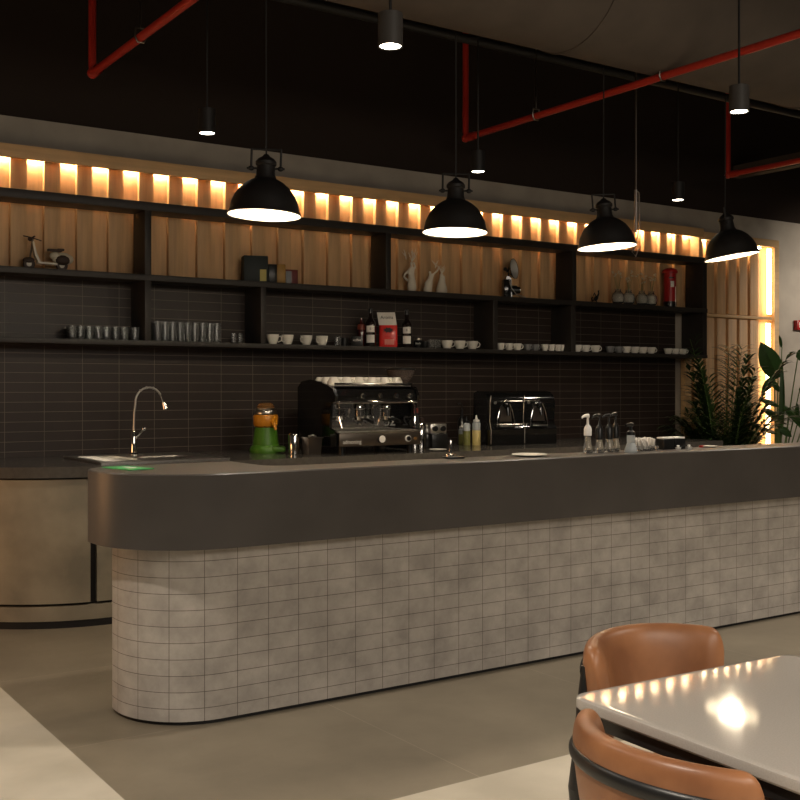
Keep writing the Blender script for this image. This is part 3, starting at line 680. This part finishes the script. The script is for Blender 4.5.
t = thing('steel_shaker', 'tall narrow stainless shaker right of the green juicer', 'shaker', (3.80, 7.02, ZC))
MB().lathe([(0, 0), (.034, 0), (.038, .004), (.042, .14), (.040, .145), (.030, .155), (0, .155)], seg=28).build('beaker', M['chrome'], t)
t = thing('milk_jug', 'small steel jug with round knob beside the shaker', 'jug', (3.872, 7.09, ZC))
MB().lathe([(0, 0), (.022, 0), (.022, .05), (.010, .07), (.009, .10), (0, .10)], seg=20).sphere((0, 0, .112), .016, seg=14).build('jug_body', M['chrome'], t)
t = thing('steel_container', 'square steel container left of the coffee machine', 'container', (3.965, 6.90, ZC), 0)
b = MB(); v0 = [(-.058, -.05), (.058, -.05), (.058, .05), (-.058, .05)]
A = [b.bm.verts.new((x*.86, y*.86, 0)) for x, y in v0]; B = [b.bm.verts.new((x, y, .118)) for x, y in v0]; D = [b.bm.verts.new((x*1.12, y*1.12, .118)) for x, y in v0]; E_ = [b.bm.verts.new((x*1.12, y*1.12, .124)) for x, y in v0]; F_ = [b.bm.verts.new((x*.95, y*.95, .124)) for x, y in v0]; G_ = [b.bm.verts.new((x*.8, y*.8, .02)) for x, y in v0]
b.bm.faces.new(A[::-1]); b.bm.faces.new(G_)
for P_, Q_ in ((A, B), (B, D), (D, E_), (E_, F_), (F_, G_)):
    for k in range(4): b.bm.faces.new((P_[k], P_[(k+1) % 4], Q_[(k+1) % 4], Q_[k]))
b.build('tray_body', M['dark_steel'], t)
MB().tube([(-.03, 0, .13), (0, -.01, .14), (.03, 0, .13)], .008, 8).build('scoop', M['steel'], t)
t.location = (3.90, 6.93, ZC)

# ================================================================== ESPRESSO MACHINE
t = thing('espresso_machine', 'large black and chrome two-group espresso machine with cups stacked on top', 'coffee machine', (4.365, 6.72, ZC))
HW = .372   # half width
def side_prof(): return [(.02, .06), (.02, .165), (.12, .19), (.10, .37), (.04, .385), (.03, .43), (.06, .475), (.14, .505), (.26, .532), (.40, .548), (.54, .535), (.60, .49), (.60, .06)]
mx_ = Matrix(((0, 0, 1), (1, 0, 0), (0, 1, 0)))   # profile (y,z) extruded along x
for s in (-1, 1):
    MB().prism(side_prof(), -HW if s < 0 else HW-.022, -HW+.022 if s < 0 else HW, mx_).build('side_panel', M['gloss_black'], t)
MB().b2(-HW+.022, HW-.022, 0, .59, .058, .160, .004).build('drip_tray_housing', M['dark_steel'], t)
MB().b2(-HW+.004, HW-.004, -.004, .30, .160, .170, .002).build('drip_tray', M['steel'], t)
gr = MB()
for k in range(26): gr.b2(-.33+.0262*k, -.325+.0262*k, .015, .26, .1705, .175)
gr.build('drip_grid', M['steel'], t)
MB().b2(-HW+.012, HW-.022, -.008, .0, .062, .154, .002).build('front_plate', M['dark_steel'], t)
text('lettering', 'admoning', .040, M['white_plastic'], t, (-.255, -.0095, .092), (R(90), 0, 0))
g = MB().cyl((0.0, -.020, .108), .033, .014, 28, 'Y').build('pressure_gauge', M['black'], t)
MB().cyl((0.0, -.023, .108), .027, .004, 28, 'Y').build('dial', M['white_plastic'], g)
g = MB().cyl((.235, -.020, .106), .024, .012, 28, 'Y').build('rotary_switch', M['white_plastic'], t)
MB().cyl((.235, -.028, .106), .0175, .010, 24, 'Y').build('knob', M['black'], g)
MB().cyl((.305, -.014, .104), .013, .008, 20, 'Y').build('pilot_lamp', mat('amber_lamp', (.18, .09, .03), .3), t)
MB().b2(-HW+.022, HW-.022, .28, .30, .17, .40).build('back_splash', M['chrome'], t)
text('lettering', 'S2', .105, M['white_plastic'], t, (.262, .277, .225), (R(90), 0, 0), sx=1.1)
MB().b2(-HW+.022, HW-.022, .30, .58, .17, .50).build('boiler_housing', M['black'], t)
MB().prism([(.05, .385), (.045, .43), (.07, .474), (.15, .49), (.30, .50), (.30, .385)], -HW+.022, HW-.022, mx_).build('group_head_cover', M['gloss_black'], t)
MB().b2(-HW+.02, HW-.02, .030, .055, .372, .388, .003).build('chrome_strip', M['chrome'], t)
for x in (-.135, .02, .165, .29):
    k = MB().lathe([(0, 0), (.021, 0), (.021, .012), (.017, .018), (0, .018)], (x, .047, .425), 24, Matrix.Rotation(R(90), 3, 'X')).build('control_button_ring', M['chrome'], t)
    MB().cyl((x, .024, .425), .012, .006, 18, 'Y').build('button', M['black'], k)
for x in (-.10, .14):
    k = MB().lathe([(.0, 0), (.036, 0), (.036, .05), (.043, .055), (.043, .085), (.03, .11), (0, .11)], (x, .145, .275), 24).b2(x-.03, x+.03, .14, .28, .33, .38).build('group_head', M['chrome'], t)
    MB().lathe([(0, -.005), (.02, -.005), (.036, .01), (.039, .035), (0, .035)], (x, .145, .235), 24).tube([(x-.012, .145, .232), (x-.014, .145, .21)], .006, 8).tube([(x+.012, .145, .232), (x+.014, .145, .21)], .006, 8).build('filter_basket', M['chrome'], k)
    MB().tube([(x, .11, .256), (x, .05, .252), (x, -.045, .235)], [.010, .015, .013], 12).build('portafilter_handle', M['black'], k)
for x, s in ((-.325, -1), (.325, 1)):
    MB().tube([(x, .06, .38), (x + .01*s, .04, .345), (x+.015*s, .03, .27), (x - .0*s, .015, .19)], .006, 10).sphere((x, .06, .385), .014, seg=10).build('steam_wand', M['chrome'], t)
MB().tube([(.0, .17, .37), (.0, .12, .34), (.0, .10, .26)], .006, 8).build('hot_water_spout', M['chrome'], t)
MB().b2(-HW+.022, HW-.022, .12, .585, .495, .505).build('cup_warmer', M['steel'], t)
MB().tube([(-HW+.03, .09, .515), (HW-.03, .09, .515)], .008, 10).tube([(-HW+.03, .575, .53), (HW-.03, .575, .53)], .006, 10).build('rail', M['gloss_black'], t)
for x in (-.30, .30):
    for y in (.06, .52): MB().cyl((x, y, 0), .024, .062, 20).build('foot', M['black'], t)
# cups upside down on the warmer
first = None
for j, y in enumerate((6.89, 7.01, 7.13)):
    for i in range(6):
        x = 4.06 + .112*i + .012*j
        lab = 'upturned white cup on the coffee machine, %s in the %s row' % (ORD[i], ['front', 'middle', 'back'][j])
        if first is None: first = make_cup(M['white'], .048, .062, lab, (x, y, ZC+.505), R(-60), 'cups on the coffee machine', invert=True)
        else: dup(first, (x, y, ZC+.505), R(random.uniform(-40, 40)), lab)

# ================================================================== GRINDER etc.
t = thing('coffee_grinder', 'black coffee grinder with clear bean hopper behind the right end of the coffee machine', 'grinder', (4.975, 7.36, ZC))
MB().box(0, 0, .25, .19, .22, .50, .02).box(0, -.12, .03, .17, .14, .06, .01).box(0, -.12, .30, .08, .06, .10, .01).build('grinder_body', M['gloss_black'], t)
MB().lathe([(.045, .50), (.05, .52), (.105, .58), (.118, .635), (.115, .635), (.10, .585), (.045, .53), (.04, .50)], seg=32, closed=True).build('bean_hopper', M['smoke'], t)
MB().lathe([(0, .515), (.042, .52), (.075, .555), (0, .56)], seg=24).build('coffee_beans', mat('coffee_beans', (.05, .022, .012), .4, bump=1, nscale=80), t)
MB().lathe([(0, .652), (.09, .65), (.124, .643), (.124, .633), (0, .633)], seg=32).build('hopper_lid', M['black'], t)
t = thing('steel_flask', 'tall chrome flask with dark red cap just right of the coffee machine', 'flask', (4.90, 7.06, ZC)); t.scale = (1, 1, 1.27)
MB().lathe([(0, 0), (.042, 0), (.044, .01), (.044, .20), (.036, .225), (0, .225)], seg=28).build('flask_body', M['chrome'], t)
MB().lathe([(.03, .222), (.034, .226), (.034, .255), (0, .258)], seg=24).build('cap', M['dkred'], t)
t = thing('steel_flask', 'shorter chrome flask with dark cap between the tall flask and the black box', 'flask', (4.995, 7.10, ZC)); t.scale = (1, 1, 1.2)
MB().lathe([(0, 0), (.032, 0), (.034, .01), (.034, .15), (.02, .175), (0, .175)], seg=28).build('flask_body', M['chrome'], t)
MB().lathe([(.018, .172), (.02, .176), (.02, .205), (0, .208)], seg=24).build('cap', M['brown'], t)
t = thing('knob_box', 'small black appliance with two dark knobs on a steel face, right of the flasks', 'appliance', (5.065, 6.98, ZC), R(-10))
MB().b2(-.07, .07, -.06, .07, 0, .125, .008).build('housing', M['black'], t)
MB().b2(-.07, .07, -.035, .06, .125, .20, .004).build('steel_face', M['steel'], t)
for x in (-.035, .035): MB().cyl((x, -.052, .163), .022, .02, 20, 'Y').build('knob', M['black'], t)
t = thing('saucer', 'small white saucer lying on the rear counter in front of the black knob box', 'saucer', (4.90, 6.74, ZC))
MB().lathe([(0, .002), (.03, 0), (.06, .009), (.07, .014), (.068, .016), (.03, .006), (0, .006)], seg=32).build('dish', M['white'], t)

# ================================================================== SQUEEZE BOTTLES, DISPENSERS
def sq(loc, m, label, capm, r=.034, h=.155, pump=False):
    t = thing('squeeze_bottle', label, 'bottle', loc, 0, 'sauce bottles on the rear counter')
    MB().lathe([(0, 0), (r, 0), (r+.002, .005), (r+.002, h*.62), (r, h*.64), (0, h*.64)], seg=28).build('sauce', m, t)
    MB().lathe([(r+.002, h*.64), (r+.002, h*.92), (r*.75, h), (0, h)], seg=28).build('bottle_top', M['soap'], t)
    MB().lathe([(r*.8, h), (r*.82, h+.014), (r*.35, h+.02), (.004, h+.055), (0, h+.055)], seg=20).build('nozzle', capm, t)
    return t
sq((5.64, 7.40, ZC), M['olive_liq'], 'pale olive sauce bottle with white nozzle, half hidden behind the others', M['white_plastic'], .030, .14)
sq((5.595, 7.28, ZC), M['olive_liq'], 'dark olive sauce bottle with black pump, leftmost of the sauce bottles', M['black'], .030, .19)
sq((5.668, 7.24, ZC), M['yellow_liq'], 'yellow sauce bottle with white nozzle, right of three', M['white_plastic'], .034, .20)
t = thing('soap_bottle', 'dark bottle with pump head behind the olive sauce bottles', 'bottle', (5.735, 7.53, ZC))
MB().lathe([(0, 0), (.035, 0), (.035, .20), (.02, .235), (.012, .24), (.010, .30), (0, .30)]).tube([(0, 0, .30), (0, 0, .345), (-.01, 0, .35), (-.05, 0, .345)], .006, 8).build('bottle_body', M['black'], t)

def dispenser(x, label):
    t = thing('drinks_dispenser', label, 'dispenser', (x, 7.20, ZC), R(-12), 'black drinks dispensers')
    W2 = .165
    prof = [(-.11, .0), (-.12, .13), (-.10, .15), (-.075, .19), (-.085, .30), (-.09, .36), (-.06, .42), (0, .455), (.12, .46), (.19, .44), (.20, 0)]
    MB().prism(prof, -W2, W2, mx_).build('casing', M['gloss_black'], t, angle=40)
    # arched front bezel
    ar = [(-.085, .15), (-.082, .21), (-.062, .29), (-.035, .35), (0, .385), (.035, .35), (.062, .29), (.082, .21), (.085, .15)]
    MB().tube([(x_, -.098, z) for x_, z in ar], .0045, 8).build('chrome_arch', M['chrome'], t)
    MB().tube([(-.155, -.125, .01), (-.155, -.128, .13), (-.155, -.10, .20), (-.150, -.10, .36), (-.13, -.075, .42)], .004, 8).build('edge_trim', M['dark_steel'], t)
    MB().b2(-.07, .07, -.128, -.10, .155, .168, .003).build('drip_shelf', M['steel'], t)
    MB().tube([(0, -.09, .33), (0, -.13, .31), (0, -.14, .25)], [.02, .018, .012], 12).sphere((0, -.10, .345), .03, seg=14).build('tap_spout', M['gloss_black'], t)
    MB().prism([(-.06, .20), (.06, .20), (.045, .31), (0, .36), (-.045, .31)], .0, .006, Matrix.Rotation(R(90), 3, 'X')).build('sight_panel', M['dark_steel'], t, (0, -.086, 0))
    MB().cyl((-.10, -.10, .36), .012, .008, 14, 'Y').build('button', M['steel'], t)
    return t
dispenser(5.90, 'glossy black drinks dispenser with chrome arch, left of two')
dispenser(6.27, 'glossy black drinks dispenser with chrome arch, right of two')

# ================================================================== ON THE BAR LEDGE
t = thing('coffee_tamper', 'steel tamper standing on a black mat at the back edge of the bar', 'tamper', (3.398, 4.56, ZBAR+.012))
MB().lathe([(0, 0), (.027, 0), (.027, .008), (.010, .016), (.008, .03), (.0085, .08), (.006, .088), (0, .088)], seg=24).build('handle_and_base', M['chrome'], t)
t = MB().box(0, 0, .006, .10, .07, .011, .003).build('tamping_mat', M['black'], None, (3.413, 4.555, ZBAR)); t.rotation_euler = (0, 0, R(-10)); tag(t, 'small black rubber mat under the steel tamper on the bar', 'mat')
t = thing('saucer', 'flat white plate lying alone on the bar left of the syrup pumps', 'plate', (3.87, 4.475, ZBAR))
MB().lathe([(0, .002), (.05, 0), (.085, .007), (.098, .011), (.096, .014), (.05, .006), (0, .006)], seg=36).build('dish', M['white'], t)
def pump(x, y, m, label, h=1.0, az=180, glass=None, gname='syrup pumps on the bar'):
    t = thing('syrup_pump_bottle', label, 'pump bottle', (x, y, ZBAR), R(az), gname)
    MB().lathe([(0, 0), (.026, 0), (.028, .006), (.026, .03*h), (.019, .06*h), (.017, .125*h), (0, .125*h)], seg=24).build('bottle_body', M['glass'], t)
    MB().lathe([(.019, (.10 if glass else .075)*h), (.0225, (.102 if glass else .078)*h), (.0225, .138*h), (.018, .150*h), (.007, .165*h), (.0055, .205*h), (0, .205*h)], seg=20).build('collar', m, t)
    MB().tube([(0, 0, .203*h), (.0, 0, .214*h), (.03, 0, .214*h), (.055, 0, .208*h), (.060, 0, .200*h)], [.011, .012, .009, .006, .004], 10).build('pump_nozzle', m, t)
    return t
pump(4.325, 4.50, M['white_plastic'], 'white pump bottle, leftmost of the pumps on the bar', 1.0, 195, M['glass'])
pump(4.415, 4.50, M['black'], 'black pump bottle next to the white one on the bar', 1.0, 185)
pump(4.492, 4.50, M['black'], 'black pump bottle in the middle of the three black ones', 1.0, 190)
pump(4.575, 4.53, M['black'], 'black pump bottle, rightmost of the three black ones', 1.03, 200)
t = thing('foam_soap_dispenser', 'clear foam dispenser with black pump head right of the syrup pumps', 'dispenser', (4.588, 4.42, ZBAR))
MB().lathe([(0, 0), (.036, 0), (.038, .006), (.036, .02), (.024, .05), (.022, .058), (0, .058)], seg=28).build('lower_body', M['soap'], t)
MB().lathe([(.022, .056), (.024, .06), (.024, .10), (.018, .108), (0, .108)], seg=28).build('collar', M['soap'], t)
MB().lathe([(.025, .100), (.024, .118), (.010, .128), (.008, .155), (0, .155)], seg=20).tube([(.014, 0, .160), (0, 0, .161), (-.042, 0, .156)], [.010, .013, .008], 10).build('pump_head', M['black'], t)
t = thing('sachet_holder', 'clear tumbler crammed with crumpled white sachets on the bar', 'sachets', (4.775, 4.50, ZBAR))
random.seed(5)
MB().b2(-.095, .095, -.035, .035, 0, .03, .006).build('tray', M['glass'], t)
pk = []
for k in range(26):
    x = random.uniform(-.085, .085); y = random.uniform(-.022, .022); r_ = Matrix.Rotation(random.uniform(-.5, .5), 3, 'Y') @ Matrix.Rotation(random.uniform(-.3, .3), 3, 'X') @ Matrix.Rotation(random.uniform(0, 3.1), 3, 'Z')
    q = MB().box(x, y, .038 + random.uniform(-.002, .014), .026, .006, .058, .0025, r_).build('sugar_sachet', M['paper'], t)
def caddy(x, label, lid=True):
    t = thing('napkin_caddy', label, 'caddy', (x, 4.53, ZBAR), R(-6), 'black caddies on the bar')
    MB().b2(-.042, .042, -.035, .035, 0, .062, .003).build('box_body', M['black'], t)
    MB().b2(-.040, .040, -.033, .033, .0635, .074, .003).build('paper_top', M['white_plastic'], t)
caddy(4.995, 'black caddy with white top on the bar, left of two')
caddy(5.092, 'black caddy with white top on the bar, right of two')
for k, (x, lab) in enumerate([(5.03, 'tiny white creamer pot in front of the left caddy'), (5.125, 'tiny white creamer pots stack in front of the right caddy')]):
    t = thing('creamer_pot', lab, 'creamer', (x, 4.46, ZBAR))
    b = MB().lathe([(0, 0), (.014, 0), (.018, .012), (.019, .014), (0, .014)], seg=16).lathe([(0, .014), (.007, .014), (.009, .026), (0, .028)], seg=12)
    if k: b.lathe([(0, 0), (.010, 0), (.013, .012), (0, .012)], (.022, .01, 0), 14)
    b.build('pot_body', M['white_plastic'], t)
t = thing('saucer', 'small white saucer with red rim at the far right of the bar near the palm', 'saucer', (5.39, 4.53, ZBAR))
MB().lathe([(0, .002), (.03, 0), (.05, .006), (.052, .010), (.03, .006), (0, .006)], seg=28).build('dish', M['white'], t)
MB().cyl((-.045, .02, .0), .016, .012).build('red_cap', M['dred'], t)

# ================================================================== PLANTS
def leaflet(b, p, d, ln, w_, droop=.25, up=Vector((0, 0, 1))):
    d = d.normalized(); s_ = d.cross(up).normalized() if abs(d.dot(up)) < .98 else Vector((1, 0, 0)); prev = None
    for k in range(5):
        u = k/4; c = p + d*ln*u - up*droop*ln*u*u; ww = w_*[.35, 1, .85, .5, .04][k]
        a, e, m_ = b.bm.verts.new(c - s_*ww + up*ww*.25), b.bm.verts.new(c + s_*ww + up*ww*.25), b.bm.verts.new(c)
        if prev: b.bm.faces.new((prev[0], a, m_, prev[2])); b.bm.faces.new((prev[2], m_, e, prev[1]))
        prev = (a, e, m_)
def pot(t, r, h, m):
    MB().lathe([(0, 0), (r*.8, 0), (r, h), (r*.93, h), (r*.88, h*.85), (0, h*.85)], seg=32).build('pot', m, t)
t = thing('areca_palm', 'bushy dark green palm behind the right end of the bar', 'plant', (8.70, 7.12, 0))
pot(t, .19, .38, M['clay'])
random.seed(11); st = MB(); lf = MB()
for k in range(64):
    a = random.uniform(0, 2*math.pi); ln = random.uniform(.95, 1.75)*(.62 if math.cos(a) < -.25 else 1); tilt = random.uniform(.12, .62) if k > 8 else random.uniform(.03, .2)
    base = Vector((math.cos(a)*.07, math.sin(a)*.07, .32)); pts = []; p = base.copy(); el = R(90) - tilt*.5
    for j in range(13):
        pts.append(p.copy()); p = p + Vector((math.cos(a)*math.cos(el)*.75, math.sin(a)*math.cos(el)*.6, math.sin(el)))*ln/12; el -= tilt*.18
    for q in pts: q.y = min(q.y, .52)
    st.tube(pts, [.008-.0005*j for j in range(13)], 5)
    for j in range(5, 13):
        d_ = (pts[min(j+1, 12)] - pts[j-1]).normalized(); sd = d_.cross(Vector((0, 0, 1))).normalized()
        for s in (-1, 1):
            leaflet(lf, pts[j], d_*.75 + sd*s*.75, random.uniform(.22, .36)*(1.1-.04*j), .019, .45)
            leaflet(lf, (pts[j]+pts[j-1])/2, d_*.8 + sd*s*.7, random.uniform(.2, .33), .017, .4)
for v in lf.bm.verts:
    if v.co.x < .2 and v.co.z > 1.7: v.co.y = min(v.co.y, .30)
    v.co.y = min(v.co.y, .52); v.co.x = max(v.co.x, -.62)
st.build('stems', M['stalk'], t); lf.build('fronds', M['leaf'], t, recalc=False)
def broad(b, base, tip, w_, up, curl=.15, n=9):
    d = tip - base; L = d.length; s_ = d.normalized().cross(up).normalized(); nn = s_.cross(d.normalized()); prev = None
    for k in range(n):
        u = k/(n-1); c = base + d*u + nn*(curl*L*math.sin(math.pi*u)*.5); ww = w_*(math.sin(math.pi*min(1, u*.93+.07))**.75)*(1-.25*u)+.001
        if k == n-1: ww = .002
        r_ = [b.bm.verts.new(c + s_*ww*q + nn*(-abs(q)*ww*.35)) for q in (-1, -.55, 0, .55, 1)]
        if prev:
            for i in range(4): b.bm.faces.new((prev[i], prev[i+1], r_[i+1], r_[i]))
        prev = r_
t = thing('broad_leaf_plant', 'tall plant with broad green leaves at the right, in front of the lit wall', 'plant', (9.42, 7.05, 0))
pot(t, .2, .4, M['clay'])
st = MB(); lf = MB(); X_ = Vector((.829, -.56, 0)); Yv = Vector((.56, .829, 0)); Z_ = Vector((0, 0, 1))
def pl(u, v, dpt=0): return X_*u + Yv*dpt + Z_*v      # u to the right, v up, d away
spec = [  # base of blade, tip, width, facing
    ((.02, 1.58), (-.17, 1.95), .12, (-.3, -.9, .3)), ((.06, 1.90), (.02, 2.02), .035, (.6, -.8, .1)), ((-.02, 1.60), (-.16, 1.42), .05, (0, -.8, .6)),
    ((.03, 1.30), (-.20, 1.36), .05, (0, -.7, .7)), ((.0, 1.2), (-.15, 1.26), .06, (0, -.8, .6)), ((.04, 1.45), (-.09, 1.58), .04, (0, -.9, .4)),
    ((.22, 1.78), (.34, 1.88), .07, (.1, -.9, .3)), ((.24, 1.45), (.36, 1.52), .05, (0, -.8, .5)), ((.08, 1.30), (.30, 1.02), .07, (.4, -.8, .6)), ((.14, 1.22), (.36, 1.08), .06, (.3, -.8, .7)),
    ((.22, 1.12), (.20, 1.34), .04, (.5, -.8, .1)), ((.0, 1.02), (-.20, 1.06), .04, (0, -.7, .7)), ((.30, 1.15), (.44, 1.35), .06, (.2, -.8, .3)), ((.05, 1.08), (.15, .98), .06, (.1, -.8, .6))]
for (bu, bv_), (tu, tv), w_, fc_ in spec:
    b0, b1 = pl(bu, bv_), pl(tu, tv, -.03); up = (X_*fc_[0] + Yv*fc_[1] + Z_*fc_[2])
    broad(lf, b0, b1, w_, up, .18)
    st.tube([pl(bu*.25, .34), pl(bu*.55, .34+(bv_-.34)*.55), b0], [.011, .008, .005], 7)
broad(lf, pl(.05, .95), pl(.06, 1.78), .04, X_*.3 - Yv, .05, 12)
st.build('stems', M['stalk'], t); lf.build('leaves', M['leaf2'], t, recalc=False)

t = thing('fire_alarm_box', 'red fire alarm box on the concrete wall at the right edge', 'alarm', (10.74, 7.748, 2.20))
MB().b2(-.07, .07, -.05, 0, -.055, .055, .006).build('housing', M['dred'], t)
MB().b2(-.04, .04, -.054, -.05, -.03, .03, .001).build('press_plate', M['paper'], t)

# ================================================================== TABLE
t = thing('dining_table', 'white quartz-topped table with black frame in the right foreground', 'table', (0, 0, 0))
def rrect(x0, x1, y0, y1, r, n=8):
    return arc(x1-r, y1-r, r, 0, 90, n) + arc(x0+r, y1-r, r, 90, 180, n) + arc(x0+r, y0+r, r, 180, 270, n) + arc(x1-r, y0+r, r, 270, 360, n)
TX0, TX1, TY0, TY1 = 0, .79, -1.29, 0
t.location = (1.768, 1.912, 0); t.rotation_euler = (0, 0, R(-2.5))
tb = MB(); lays = [(0.006, .722), (0, .728), (0, .744), (.002, .748), (.007, .75), (.02, .75)]
vr = []
for ins, z in lays: vr.append([tb.bm.verts.new((x, y, z)) for x, y in rrect(TX0+ins, TX1-ins, TY0+ins, TY1-ins, .055-ins)])
n = len(vr[0])
for A, B in zip(vr, vr[1:]):
    for k in range(n): tb.bm.faces.new((A[k], A[(k+1) % n], B[(k+1) % n], B[k]))
tb.bm.faces.new(vr[0][::-1]); tb.bm.faces.new(vr[-1])
tb.build('tabletop', M['quartz'], t, angle=30)
MB().prism(rrect(TX0+.018, TX1-.018, TY0+.018, TY1-.018, .045), .688, .722).build('under_frame', M['frame_black'], t)
MB().cyl((.395, -.645, .03), .035, .66, 24).build('pedestal', M['frame_black'], t)
MB().b2(.155, .635, -.95, -.33, 0, .03, .01).build('foot_plate', M['frame_black'], t)

# ================================================================== CHAIRS
def chair(loc, rz, label, half=62, rad=.268, ztop=.79, hh=.135):
    t = thing('dining_chair', label, 'chair', loc, rz, 'tan leather chairs around the white table')
    # local: open side towards -Y, back towards +Y; backrest arc centre at origin
    zc = ztop - hh
    b = MB(); na = 40; ns = 20; rings = []
    for i in range(na+1):
        u = i/na; a = R(90 + half - 2*half*u); e = min(u, 1-u)*na/3.0; k = math.sqrt(max(0, 1-(1-min(1, e))**2)) if e < 1 else 1; k = max(k, .02)
        ring = []
        for j in range(ns):
            q = 2*math.pi*j/ns; n_ = .036*math.copysign(abs(math.cos(q))**.75, math.cos(q)); z_ = hh*math.copysign(abs(math.sin(q))**.62, math.sin(q))
            kk = k
            lean = (z_/hh)*.018
            rr = rad + n_*(kk*.6+.4*min(1, e+.05) if e < 1 else 1) + lean
            ring.append(b.bm.verts.new((rr*math.cos(a)*1.0, rr*math.sin(a), zc + z_*(.55+.45*k if e < 1 else 1) - .012*abs(2*u-1)**2)))
        rings.append(ring)
    for A, B in zip(rings, rings[1:]):
        for j in range(ns): b.bm.faces.new((A[j], A[(j+1) % ns], B[(j+1) % ns], B[j]))
    b.bm.faces.new(rings[0]); b.bm.faces.new(rings[-1][::-1])
    o = b.build('backrest', M['leather'], t, angle=70); s_ = o.modifiers.new('s', 'SUBSURF'); s_.levels = s_.render_levels = 1
    fr = []; hb = 53; ha_ = 51
    for i in range(33):
        a = R(90 + hb - 2*hb*i/32); fr.append(((rad+.041)*math.cos(a), (rad+.041)*math.sin(a), ztop-.068-.012*abs(i/16-1)**2))
    MB().tube(fr, .015, 12, flat=(.75, 1.15)).build('frame_band', M['frame_black'], t)
    for s in (-1, 1):
        a = R(90 - s*ha_); top = Vector(((rad+.041)*math.cos(a), (rad+.041)*math.sin(a), ztop-.085))
        MB().tube([top + Vector((0, -.01, .02)), top + Vector((s*.004, -.0, -.1)), (s*.325, .11, .42), (s*.36, .17, .0)], [.013, .018, .024, .015], 12).build('leg', M['frame_black'], t)
        MB().tube([(s*.22, -.30, .425), (s*.25, -.35, 0)], [.018, .012], 12).build('leg', M['frame_black'], t)
    # seat
    st = MB(); pts = []
    for k in range(48):
        q = 2*math.pi*k/48; pts.append((.25*math.copysign(abs(math.cos(q))**.62, math.cos(q)), -.12+.24*math.copysign(abs(math.sin(q))**.62, math.sin(q))))
    vr = [[st.bm.verts.new((x*s2, -.12+(y+.12)*s2, z)) for x, y in pts] for s2, z in ((.93, .415), (.99, .425), (1, .445), (.985, .468), (.94, .482), (.7, .488))]
    for A, B in zip(vr, vr[1:]):
        for k in range(48): st.bm.faces.new((A[k], A[(k+1) % 48], B[(k+1) % 48], B[k]))
    st.bm.faces.new(vr[0][::-1]); st.bm.faces.new(vr[-1])
    st.build('seat', M['leather'], t, angle=60)
    MB().prism([(x*.94, -.12+(y+.12)*.94) for x, y in pts], .392, .415).build('seat_frame', M['frame_black'], t)
    return t
chair((2.297, 1.960, 0), R(-2), 'tan leather chair facing the camera at the far end of the white table')
chair((1.86, 1.533, 0), R(85), 'tan leather chair at the left side of the white table, its back towards the camera', ztop=.772)
